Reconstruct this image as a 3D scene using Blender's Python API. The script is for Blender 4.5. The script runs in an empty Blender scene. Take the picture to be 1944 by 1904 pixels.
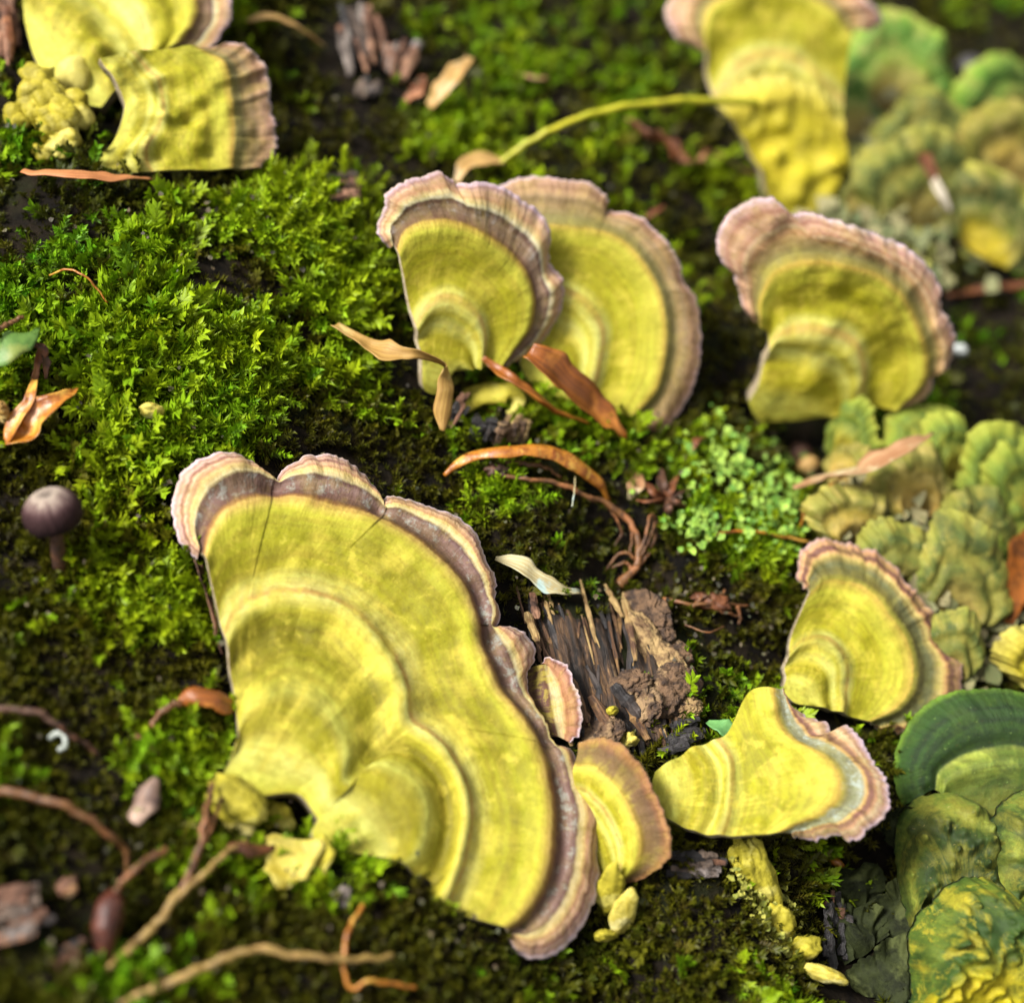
import bpy, bmesh, math, random
import numpy as np
from mathutils import Vector
random.seed(7); rng = np.random.default_rng(7)
S = bpy.context.scene
COL = S.collection
R = math.radians
# one Blender unit = one centimetre (a macro scene on a mossy log)
S.unit_settings.system = 'METRIC'; S.unit_settings.scale_length = 0.01

# ------------------------------------------------------------------ camera
ELEV, DIST = R(55), 19.0
cam = bpy.data.cameras.new('camera'); co = bpy.data.objects.new('camera', cam); COL.objects.link(co)
co.location = (0, -DIST*math.cos(ELEV), DIST*math.sin(ELEV)); co.rotation_euler = (math.pi/2-ELEV, 0, 0)
cam.sensor_width = 360; cam.lens = 600; cam.clip_start = 0.1; cam.clip_end = 500
cam.dof.use_dof = True; cam.dof.focus_distance = 17.75; cam.dof.aperture_fstop = 1.2; cam.dof.aperture_blades = 0
S.camera = co

# ------------------------------------------------------------------ sky, sun, exposure (soft overcast daylight)
SUN_EL, SUN_AZ = R(58), R(-95)            # azimuth measured from +Y towards +X
w = bpy.data.worlds.new('World'); S.world = w; w.use_nodes = True
nt = w.node_tree; nt.nodes.clear()
sk = nt.nodes.new('ShaderNodeTexSky'); sk.sky_type = 'NISHITA'; sk.sun_disc = False
sk.sun_elevation = SUN_EL; sk.sun_rotation = SUN_AZ; sk.dust_density = 4; sk.ozone_density = 1
hs = nt.nodes.new('ShaderNodeHueSaturation'); hs.inputs['Saturation'].default_value = 0.1
bg = nt.nodes.new('ShaderNodeBackground'); bg.inputs['Strength'].default_value = 0.095
wo = nt.nodes.new('ShaderNodeOutputWorld')
nt.links.new(sk.outputs[0], hs.inputs['Color']); nt.links.new(hs.outputs[0], bg.inputs[0]); nt.links.new(bg.outputs[0], wo.inputs[0])
sl = bpy.data.lights.new('sun', 'SUN'); sl.energy = 3.6; sl.angle = R(16); sl.color = (1, .97, .92)
so = bpy.data.objects.new('sun', sl); COL.objects.link(so)
sd = Vector((math.sin(SUN_AZ)*math.cos(SUN_EL), math.cos(SUN_AZ)*math.cos(SUN_EL), math.sin(SUN_EL)))
so.rotation_euler = sd.to_track_quat('Z', 'Y').to_euler(); so.location = sd*60
S.view_settings.view_transform = 'Standard'; S.view_settings.look = 'None'
S.view_settings.exposure = 1.24; S.view_settings.gamma = 1; S.view_settings.use_curve_mapping = False
S.render.engine = 'CYCLES'; S.cycles.max_bounces = 6; S.cycles.use_denoising = True

# ------------------------------------------------------------------ numpy helpers
def hash3(i, j, k, seed):
    h = (i*374761393 + j*668265263 + k*2147483647 + seed*1274126177) & 0xFFFFFFFF
    h = ((h ^ (h >> 13))*1274126177) & 0xFFFFFFFF
    h = h ^ (h >> 16)
    return (h & 0xFFFF)/65535.0
def vn(x, y, z=0.0, seed=0):
    x = np.asarray(x, float); y = np.asarray(y, float); z = np.zeros_like(x)+z
    xi, yi, zi = np.floor(x).astype(np.int64), np.floor(y).astype(np.int64), np.floor(z).astype(np.int64)
    f = [x-xi, y-yi, z-zi]; f = [t*t*(3-2*t) for t in f]
    r = 0
    for a in (0, 1):
        for b in (0, 1):
            for c in (0, 1):
                wgt = (f[0] if a else 1-f[0])*(f[1] if b else 1-f[1])*(f[2] if c else 1-f[2])
                r = r + wgt*hash3(xi+a, yi+b, zi+c, seed)
    return r*2-1
def fbm(x, y, z=0.0, seed=0, o=4):
    r = 0; a = 1
    for k in range(o):
        r = r + a*vn(np.asarray(x)*2**k, np.asarray(y)*2**k, np.asarray(z)*2**k, seed+k*17); a *= .5
    return r/1.9
def sstep(a, b, x): t = np.clip((x-a)/(b-a), 0, 1); return t*t*(3-2*t)
def catmull(pts, n):
    p = np.array(pts, float)
    if len(p) == 2: 
        t = np.linspace(0, 1, n)[:, None]; return p[0]*(1-t)+p[1]*t
    e = np.vstack([2*p[0]-p[1], p, 2*p[-1]-p[-2]])
    d = np.sqrt(((p[1:]-p[:-1])**2).sum(1)); out = []; 
    for i in range(len(p)-1):
        m = 16; t = np.linspace(0, 1, m, endpoint=False)[:, None]
        a, b, c, q = e[i], e[i+1], e[i+2], e[i+3]
        out.append(.5*(2*b+(c-a)*t+(2*a-5*b+4*c-q)*t*t+(3*b-a-3*c+q)*t**3))
    o = np.vstack(out+[p[-1:]])
    s = np.r_[0, np.cumsum(np.sqrt(((o[1:]-o[:-1])[:, :2]**2).sum(1)))]
    u = np.linspace(0, s[-1], n)
    return np.stack([np.interp(u, s, o[:, k]) for k in range(o.shape[1])], 1)
def unit(v): return v/np.maximum(np.linalg.norm(v, axis=-1, keepdims=True), 1e-9)

# the place's ground: points of the log are addressed through the plan of the photograph (1944 x 1904)
W0, H0 = 1944., 1904.
CL = np.array(co.location)
RX = np.array([1., 0, 0]); UP = np.array([0, math.sin(ELEV), math.cos(ELEV)]); FW = np.array([0, math.cos(ELEV), -math.sin(ELEV)])
def ray(px, py):
    a = (np.asarray(px, float)/W0*2-1)*.3; b = (1-np.asarray(py, float)/H0*2)*.3*H0/W0
    return unit(FW + a[..., None]*RX + b[..., None]*UP)
def topx(P):
    d = P-CL; z = d@FW
    return (d@RX/z/.3+1)*W0/2, (1-d@UP/z/.3*W0/H0)*H0/2
SL = -0.33
def base_pt(px, py):
    d = ray(np.array(px, float), np.array(py, float)); n = np.array([-SL, 0, 1.]); t = -(CL@n)/(d@n); return CL+d*t[..., None]
BUMPS = [(330, 640, 330, .75), (620, 500, 170, .45), (160, 300, 250, .3), (880, 620, 110, .25), (1360, 470, 110, -.55), (1520, 840, 110, -.6),
         (560, 1530, 90, -.35), (1640, 1640, 130, -.6), (1600, 1800, 150, -.5), (1170, 1080, 90, -.4), (900, 760, 70, -.3), (1150, 1290, 170, .1),
         (1380, 1740, 150, .3), (1700, 980, 170, .25), (1750, 350, 200, .3), (480, 130, 120, -.2), (1850, 550, 110, -.3), (1000, 1000, 90, .15),
         (250, 1760, 120, -.2), (700, 1800, 200, .15), (1560, 1250, 120, -.4), (210, 240, 60, -.3), (1080, 1800, 150, -.55), (1350, 1850, 200, -.25), (1560, 830, 80, -.5), (1780, 1500, 200, -.2)]
BC = [(base_pt(b[0], b[1]), b[2]/170., b[3]) for b in BUMPS]
def G(x, y):
    z = SL*x
    for c, r, h in BC: z = z + h*np.exp(-(((x-c[0])/r)**2+((y-c[1])*.85/r)**2))
    z = z + .10*fbm(x*.9, y*.9, 0, 3, 3) + .05*fbm(x*3, y*3, 0, 5, 2)
    return z - .004*np.maximum(np.hypot(x, y-2)-9, 0)**2
def PT(px, py, h=0.0):
    d = ray(px, py); h = np.zeros(d.shape[:-1])+h
    t = np.linalg.norm(base_pt(px, py)-CL, axis=-1)
    for _ in range(14):
        P = CL+d*t[..., None]; t = t + .9*(P[..., 2]-G(P[..., 0], P[..., 1])-h)/(-d[..., 2]+.1)
    return CL+d*t[..., None]
def pt(px, py, h=0.0): return PT(np.array([px]), np.array([py]), h)[0]
def gn(x, y):
    e = .15; return unit(np.stack([-(G(x+e, y)-G(x-e, y))/(2*e), -(G(x, y+e)-G(x, y-e))/(2*e), np.ones_like(x)], -1))

# ------------------------------------------------------------------ objects
def tag(o, label=None, cat=None, group=None, kind=None):
    for k, v in (('label', label), ('category', cat), ('group', group), ('kind', kind)):
        if v: o[k] = v
    return o
def empty(name, loc, label, cat, group=None):
    o = bpy.data.objects.new(name, None); COL.objects.link(o); o.location = loc; o.empty_display_size = .2
    return tag(o, label, cat, group)
def mesh(name, v, faces, mat, parent=None, uv=None, col=None, smooth=True):
    me = bpy.data.meshes.new(name); v = np.asarray(v, float)
    o = bpy.data.objects.new(name, me); COL.objects.link(o)
    org = np.array(parent.location) if parent is not None else v.mean(0)
    if parent is not None and parent.parent is not None: org = org + np.array(parent.parent.location)
    v = v-org
    faces = np.asarray(faces) if not isinstance(faces, list) else faces
    if isinstance(faces, np.ndarray):
        n, k = faces.shape
        me.vertices.add(len(v)); me.vertices.foreach_set('co', v.astype(np.float32).ravel())
        me.loops.add(n*k); me.loops.foreach_set('vertex_index', faces.astype(np.int32).ravel())
        me.polygons.add(n); me.polygons.foreach_set('loop_start', np.arange(0, n*k, k, dtype=np.int32))
        me.update(calc_edges=True)
    else:
        me.from_pydata([tuple(p) for p in v], [], faces)
    if uv is not None:
        l = np.zeros(len(me.loops), np.int32); me.loops.foreach_get('vertex_index', l)
        me.uv_layers.new(name='UVMap').data.foreach_set('uv', np.asarray(uv, np.float32)[l].ravel())
    if col is not None:
        a = me.color_attributes.new('tint', 'FLOAT_COLOR', 'POINT')
        a.data.foreach_set('color', np.c_[col, np.ones(len(col))].astype(np.float32).ravel())
    if smooth: me.polygons.foreach_set('use_smooth', np.ones(len(me.polygons), bool))
    me.validate(); me.materials.append(mat)
    if parent is None: o.location = org
    else: o.parent = parent
    return o
def lin(c, k=.72):
    r = []
    for q in c:
        q = q/255.; r.append((q/12.92 if q <= .04045 else ((q+.055)/1.055)**2.4)*k)
    return np.array(r)

# ------------------------------------------------------------------ materials
class NT:
    def __init__(s, name):
        s.m = bpy.data.materials.new(name); s.m.use_nodes = True; s.t = s.m.node_tree; s.t.nodes.clear()
        s.out = s.n('ShaderNodeOutputMaterial'); s.b = s.n('ShaderNodeBsdfPrincipled'); s.l(s.b.outputs[0], s.out.inputs[0])
    def n(s, t, **k):
        x = s.t.nodes.new(t)
        for a, b in k.items(): setattr(x, a, b)
        return x
    def l(s, a, b): s.t.links.new(a, b)
    def set(s, sock, v):
        if hasattr(v, 'is_output'): s.l(v, sock)
        else: sock.default_value = v
    def math(s, op, a, b=0.0, clamp=False):
        x = s.n('ShaderNodeMath', operation=op); x.use_clamp = clamp; s.set(x.inputs[0], a); s.set(x.inputs[1], b); return x.outputs[0]
    def noise(s, vec, scale, detail=3, rough=.55, dist=0):
        x = s.n('ShaderNodeTexNoise'); s.l(vec, x.inputs['Vector']); x.inputs['Scale'].default_value = scale
        x.inputs['Detail'].default_value = detail; x.inputs['Roughness'].default_value = rough; x.inputs['Distortion'].default_value = dist
        return x.outputs['Fac']
    def ramp(s, fac, stops, k=.72):
        x = s.n('ShaderNodeValToRGB'); s.l(fac, x.inputs[0]); e = x.color_ramp.elements
        while len(e) < len(stops): e.new(.5)
        for i, (p, c) in enumerate(stops): e[i].position = p
        for i, (p, c) in enumerate(stops):
            e[i].position = p; e[i].color = (*lin(c, k), 1)
        return x.outputs[0]
    def vramp(s, fac, a, b, lo=0., hi=1.):
        x = s.n('ShaderNodeMapRange'); s.l(fac, x.inputs[0]); x.interpolation_type = 'SMOOTHSTEP'
        for i, q in enumerate((a, b, lo, hi)): x.inputs[i+1].default_value = q
        return x.outputs[0]
    def mix(s, fac, a, b, mode='MIX'):
        x = s.n('ShaderNodeMix', data_type='RGBA', blend_type=mode); s.set(x.inputs[0], fac)
        s.set(x.inputs[6], a); s.set(x.inputs[7], b); return x.outputs[2]
    def bump(s, h, strength, dist, prev=None):
        x = s.n('ShaderNodeBump'); s.l(h, x.inputs['Height']); x.inputs['Strength'].default_value = strength; x.inputs['Distance'].default_value = dist
        if prev: s.l(prev, x.inputs['Normal'])
        return x.outputs[0]
def c4(c, k=.72): return (*lin(c, k), 1)
def obc(t): return t.n('ShaderNodeTexCoord').outputs['Object']

def fungus_mat(name, stops, mott=((132, 126, 0), .6, 2.2), spots=None, fib=.25, fuzz=.5, bloom=None, k=.64, wob=.42, light=(222, 208, 76), ribs=1.0, allover=False):
    """zoned bracket skin: the bands follow growth (v of the UV map), mottling and radial fibres in noise"""
    t = NT(name); uv = t.n('ShaderNodeUVMap').outputs[0]; ob = obc(t)
    sx = t.n('ShaderNodeSeparateXYZ'); t.l(uv, sx.inputs[0])
    n1 = t.noise(ob, 1.6, 3); n2 = t.noise(ob, 9, 4)
    v = t.math('ADD', sx.outputs[1], t.math('MULTIPLY', t.math('SUBTRACT', n1, .5), .07*wob))
    v = t.math('ADD', v, t.math('MULTIPLY', t.math('SUBTRACT', n2, .5), .035*wob))
    cx = t.n('ShaderNodeCombineXYZ'); t.l(t.math('MULTIPLY', sx.outputs[0], 90), cx.inputs[0]); t.l(t.math('MULTIPLY', sx.outputs[1], 7), cx.inputs[1])
    f = t.noise(cx.outputs[0], 1, 4, .65)
    cx2 = t.n('ShaderNodeCombineXYZ'); t.l(t.math('MULTIPLY', sx.outputs[0], 18), cx2.inputs[0]); t.l(t.math('MULTIPLY', sx.outputs[1], 3.5), cx2.inputs[1])
    f2 = t.noise(cx2.outputs[0], 1, 3, .6)
    v = t.math('ADD', v, t.math('MULTIPLY', t.math('SUBTRACT', f, .5), .03*wob))
    c = t.ramp(v, stops, k)
    # mottling that belongs to the skin, only on the inner zone
    mc, ma, ms = mott
    inner = t.vramp(sx.outputs[1], .58, .72, 1, 1.0 if allover else .25)
    mo = t.vramp(t.noise(ob, ms*.8, 4, .55, .6), .46, .62)
    c = t.mix(t.math('MULTIPLY', t.math('MULTIPLY', mo, inner), t.math('MULTIPLY', .8, ma)), c, c4(mc, k))
    lo = t.vramp(t.math('ADD', t.math('MULTIPLY', t.noise(ob, ms*1.3, 4, .6, .5), .55), t.math('MULTIPLY', f2, .45)), .48, .62)
    c = t.mix(t.math('MULTIPLY', t.math('MULTIPLY', lo, inner), .5), c, c4(light, k))
    d2 = t.vramp(t.math('ADD', t.math('MULTIPLY', t.noise(ob, ms*3.1, 5, .7, .5), .7), t.math('MULTIPLY', f2, .3)), .50, .64)
    c = t.mix(t.math('MULTIPLY', t.math('MULTIPLY', d2, inner), .22), c, c4(mc, k))
    m5 = t.noise(ob, 4.6, 6, .72, .35); m6 = t.noise(ob, 17, 4, .7)
    c = t.mix(t.math('MULTIPLY', t.vramp(m5, .47, .64), .42), c, t.mix(1, c, (.66, .68, .30, 1), 'MULTIPLY'))
    c = t.mix(t.math('MULTIPLY', t.math('MULTIPLY', t.vramp(m5, .45, .36), inner), .42), c, c4(light, k))
    c = t.mix(t.math('MULTIPLY', t.vramp(m6, .50, .66), .42), c, t.mix(1, c, (.6, .58, .40, 1), 'MULTIPLY'))
    sk_ = t.vramp(t.noise(ob, 38, 2, .5), .68, .74); c = t.mix(t.math('MULTIPLY', sk_, .35), c, c4((96, 72, 24), k))
    if spots:
        sp = t.vramp(t.noise(ob, 26, 2, .5), .70, .76); c = t.mix(t.math('MULTIPLY', sp, .6), c, c4(spots, k))
    if bloom:
        bc, lo_, hi_ = bloom
        bm = t.math('MULTIPLY', t.vramp(sx.outputs[1], lo_-.02, lo_+.02), t.vramp(sx.outputs[1], hi_-.02, hi_+.03, 1, 0))
        bm = t.math('MULTIPLY', bm, t.vramp(t.math('ADD', t.math('MULTIPLY', t.noise(ob, 7, 5, .75), .7), t.math('MULTIPLY', f, .3)), .50, .62)); c = t.mix(t.math('MULTIPLY', bm, .6), c, c4(bc, k))
    cz = t.n('ShaderNodeCombineXYZ'); t.l(t.math('MULTIPLY', v, 46), cz.inputs[1]); t.l(t.math('MULTIPLY', sx.outputs[0], 2.5), cz.inputs[0])
    ringn = t.vramp(t.noise(cz.outputs[0], 1, 3, .7), .36, .64)
    ringw = t.vramp(sx.outputs[1], .5, .75, .5, .5)
    c = t.mix(t.math('MULTIPLY', ringn, ringw), c, t.mix(1, c, c4((212, 192, 160), 1), 'MULTIPLY'))
    outer = t.vramp(sx.outputs[1], .55, .78, .18, 1)
    c = t.mix(t.math('MULTIPLY', t.math('MULTIPLY', t.vramp(f, .35, .75), outer), fib), c, t.mix(1, c, c4((190, 165, 140), 1), 'MULTIPLY'))
    t.l(c, t.b.inputs['Base Color']); t.b.inputs['Roughness'].default_value = .72; t.b.inputs['Specular IOR Level'].default_value = .3
    t.b.inputs['Subsurface Weight'].default_value = .12; t.b.inputs['Subsurface Radius'].default_value = (.12, .08, .03); t.b.inputs['Subsurface Scale'].default_value = .5
    nb = t.bump(t.math('MULTIPLY', f, outer), .6*ribs, .035); nb = t.bump(t.noise(ob, 55, 3, .7), fuzz*.5, .010, nb); nb = t.bump(t.noise(ob, 4, 3, .55), .45, .07, nb)
    t.l(nb, t.b.inputs['Normal'])
    return t.m

def plain_mat(name, c1, c2, scale=6, rough=.6, bump=.4, bd=.02, c3=None, stretch=None, k=.72, spec=.4, trans=0):
    """two or three toned natural surface with noise grain; stretch = UV fibre factors"""
    t = NT(name); ob = obc(t)
    if stretch:
        uv = t.n('ShaderNodeUVMap').outputs[0]; mp = t.n('ShaderNodeMapping'); t.l(uv, mp.inputs[0]); mp.inputs['Scale'].default_value = (stretch[0], stretch[1], 1)
        f = t.noise(mp.outputs[0], 1, 5, .65)
    else: f = t.noise(ob, scale, 5, .65, .3)
    c = t.mix(t.vramp(f, .35, .65), c4(c1, k), c4(c2, k))
    if c3: c = t.mix(t.vramp(t.noise(ob, scale*.45, 4, .6), .52, .64), c, c4(c3, k))
    t.l(c, t.b.inputs['Base Color']); t.b.inputs['Roughness'].default_value = rough; t.b.inputs['Specular IOR Level'].default_value = spec
    nb = t.bump(f, bump, bd); t.l(t.bump(t.noise(ob, 40, 3), .3, .01, nb), t.b.inputs['Normal'])
    if trans:
        tr = t.n('ShaderNodeBsdfTranslucent'); t.l(c, tr.inputs[0]); mx = t.n('ShaderNodeMixShader'); mx.inputs[0].default_value = trans
        t.l(t.b.outputs[0], mx.inputs[1]); t.l(tr.outputs[0], mx.inputs[2]); t.l(mx.outputs[0], t.out.inputs[0])
    return t.m

def moss_mat():
    t = NT('moss'); a = t.n('ShaderNodeAttribute'); a.attribute_name = 'tint'; ob = obc(t)
    n = t.noise(ob, 30, 2); c = t.mix(t.vramp(n, .3, .7, 0, .45), a.outputs[0], t.mix(1, a.outputs[0], (.55, .6, .5, 1), 'MULTIPLY'))
    t.l(c, t.b.inputs['Base Color']); t.b.inputs['Roughness'].default_value = .5; t.b.inputs['Specular IOR Level'].default_value = .22
    tr = t.n('ShaderNodeBsdfTranslucent'); t.l(c, tr.inputs[0]); mx = t.n('ShaderNodeMixShader'); mx.inputs[0].default_value = .25
    t.l(t.b.outputs[0], mx.inputs[1]); t.l(tr.outputs[0], mx.inputs[2]); t.l(mx.outputs[0], t.out.inputs[0])
    return t.m
MOSS = moss_mat()

def soil_mat():
    t = NT('bark_soil'); ob = obc(t)
    f = t.noise(ob, 2.5, 6, .7, .5); c = t.mix(t.vramp(f, .35, .65), (.003, .0025, .002, 1), (.013, .009, .005, 1))
    c = t.mix(t.vramp(t.noise(ob, 1.1, 4), .5, .65, 0, .6), c, (.012, .016, .004, 1))
    t.l(c, t.b.inputs['Base Color']); t.b.inputs['Roughness'].default_value = .85; t.b.inputs['Specular IOR Level'].default_value = .08
    t.l(t.bump(t.noise(ob, 9, 6, .7), .8, .08), t.b.inputs['Normal']); return t.m
SOIL = soil_mat()

# ------------------------------------------------------------------ the log (ground)
gx = np.concatenate([np.linspace(-40, -9, 30, endpoint=False), np.linspace(-9, 9, 170), np.linspace(9, 40, 31)[1:]])
gy = np.concatenate([np.linspace(-30, -8, 25, endpoint=False), np.linspace(-8, 12, 180), np.linspace(12, 50, 31)[1:]])
X, Y = np.meshgrid(gx, gy); Z = G(X, Y)
nx, ny = len(gx), len(gy); idx = np.arange(nx*ny).reshape(ny, nx)
F = np.stack([idx[:-1, :-1], idx[:-1, 1:], idx[1:, 1:], idx[1:, :-1]], -1).reshape(-1, 4)
log = mesh('log_ground', np.stack([X, Y, Z], -1).reshape(-1, 3), F, SOIL)
tag(log, 'dark rotting log under the moss and fungi', None, None, 'structure')

# ------------------------------------------------------------------ moss
def leaf_set(specs, wide=False):
    """specs rows: base(3), dir(3), normal(3), length, width -> verts, tris"""
    V = []; T = []; tt = []
    for b, d, n, L, wd, t in specs:
        s = np.cross(d, n); s /= np.linalg.norm(s)+1e-9
        k = len(V)
        mid = b+d*L*(.5 if wide else .38)
        V += [b, mid+s*wd*.5+n*wd*.22, b+d*L-n*L*.12, mid-s*wd*.5+n*wd*.22]
        T += [(k, k+1, k+2), (k, k+2, k+3)]; tt += [t-.08, t, t+.12, t]
    return np.array(V), np.array(T), np.array(tt)
def shoot(kind, r):
    sp = []
    if kind == 'feather':
        n = 34; bend = r.uniform(.2, .6)
        for i in range(n):
            t = (i+.5)/n; b = np.array([bend*t*t*.5, 0, t*.9]); ax = unit(np.array([bend*t, 0, 1.]))
            ang = i*2.4+r.normal(0, .25); out = np.array([math.cos(ang)*.55, math.sin(ang), 0]); out = unit(out-ax*(out@ax))
            el = R(62-35*t+r.normal(0, 7)); d = unit(out*math.sin(el)+ax*math.cos(el)); nn = unit(ax*math.sin(el)-out*math.cos(el))
            sp.append((b, d, nn, (.27 if t < .8 else .22)*r.uniform(.85, 1.15), .105*r.uniform(.85, 1.15), t))
        return leaf_set(sp, True)
    if kind == 'star':
        n = 22
        for i in range(n):
            t = (i+.5)/n; b = np.array([0, 0, t*.55]); ax = np.array([0, 0, 1.]); ang = i*2.4+r.normal(0, .2); out = np.array([math.cos(ang), math.sin(ang), 0])
            el = R(80-62*t+r.normal(0, 8)); d = unit(out*math.sin(el)+ax*math.cos(el)); nn = unit(ax*math.sin(el)-out*math.cos(el))
            sp.append((b, d, nn, .46*r.uniform(.8, 1.15), .10, t))
        return leaf_set(sp)
    if kind == 'ovate':
        n = 26
        for i in range(n):
            t = (i+.5)/n; b = np.array([.25*t*t, 0, t*.85]); ax = unit(np.array([.5*t, 0, 1.])); sgn = 1 if i % 2 else -1
            out = unit(np.array([r.normal(0, .35), sgn, 0])); out = unit(out-ax*(out@ax))
            el = R(68-40*t+r.normal(0, 8)); d = unit(out*math.sin(el)+ax*math.cos(el)); nn = unit(np.array([1, 0, .1*sgn])+r.normal(0, .25, 3)); nn = unit(nn-d*(nn@d))
            sp.append((b, d, nn, .32*r.uniform(.8, 1.15), .135*r.uniform(.85, 1.2), t))
        return leaf_set(sp, True)
TPL = {k: [shoot(k, np.random.default_rng(s)) for s in range(4)] for k in ('feather', 'star', 'ovate')}
def reg(px, py, L):
    m = np.zeros_like(px)
    for x, y, rx, ry, a in L: m = m + a*np.exp(-(((px-x)/rx)**2+((py-y)/ry)**2)**1.5)
    return m
BARE = [(1330, 1500, 100, 70, 1.), (1420, 960, 80, 80, .2), (1130, 1270, 190, 150, 1.5), (700, 95, 110, 90, 1.2), (1560, 825, 130, 65, 1.5), (1700, 1650, 150, 90, 1.1), (1660, 1830, 120, 110, 1.2), (560, 1530, 80, 40, 1.), (1180, 1090, 100, 40, .6),
        (1780, 1020, 170, 150, 1.1), (1770, 380, 160, 170, .9), (1840, 560, 110, 45, .9), (1340, 470, 60, 120, .6), (120, 1720, 90, 110, .5), (250, 1620, 70, 60, .5), (50, 1800, 70, 90, .8),
        (960, 810, 60, 40, .6), (880, 900, 70, 40, .3), (1560, 1340, 120, 60, .9), (560, 60, 80, 50, .5), (1220, 950, 80, 70, .6), (30, 60, 40, 90, .7), (650, 345, 40, 30, .7), (205, 220, 50, 50, .8)]
FRESH = [(300, 1450, 70, 50, .3), (330, 1860, 120, 40, .45), (800, 1850, 120, 40, .4), (1330, 1850, 100, 50, .35), (100, 1570, 90, 30, .35), (1090, 1870, 60, 40, .5), (520, 1740, 80, 30, .4), (1420, 1640, 50, 40, .3), (640, 1665, 60, 25, .5), (815, 735, 35, 20, .5), (1010, 800, 60, 20, .35), (1450, 805, 40, 20, .4), (1510, 1350, 40, 20, .4), (1310, 1600, 60, 20, .3), (430, 1260, 30, 90, .2), (230, 640, 330, 190, .9), (620, 430, 170, 120, .8), (740, 560, 110, 110, .6), (860, 250, 160, 80, .6), (1120, 80, 260, 100, .55), (680, 720, 110, 90, .5), (950, 960, 60, 40, .6), (250, 880, 200, 90, .45),
         (1380, 960, 130, 120, .5), (270, 1660, 90, 60, .45), (330, 1440, 70, 50, .5), (640, 1660, 100, 50, .6), (1300, 1280, 80, 70, .3), (560, 190, 90, 60, .3), (1340, 330, 120, 60, .4), (1230, 400, 120, 60, .4), (1860, 690, 100, 60, .2), (180, 1200, 200, 120, .1)]
BROWN = [(620, 640, 160, 50, .6), (640, 780, 120, 60, .8), (620, 870, 160, 50, .9), (1000, 1000, 120, 60, .8), (120, 1390, 160, 110, .6), (90, 1650, 160, 150, .9), (760, 1800, 250, 80, .5), (1360, 1120, 120, 90, .7), (1300, 1700, 140, 80, .7), (420, 480, 160, 40, .4), (1420, 700, 60, 80, .5), (400, 530, 150, 40, .6), (1360, 700, 60, 120, .6), (250, 1720, 260, 140, .4), (1000, 1880, 300, 60, .5), (560, 280, 110, 50, .6), (1440, 180, 80, 60, .4)]
SHEETS = []
def inside(px, py, poly):
    c = np.zeros(len(px), bool); x0, y0 = poly[:, 0], poly[:, 1]; x1, y1 = np.roll(x0, -1), np.roll(y0, -1)
    for a, b, e, f in zip(x0, y0, x1, y1):
        if b == f: continue
        c ^= ((b > py) != (f > py)) & (px < (e-a)*(py-b)/(f-b)+a)
    return c
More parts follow.
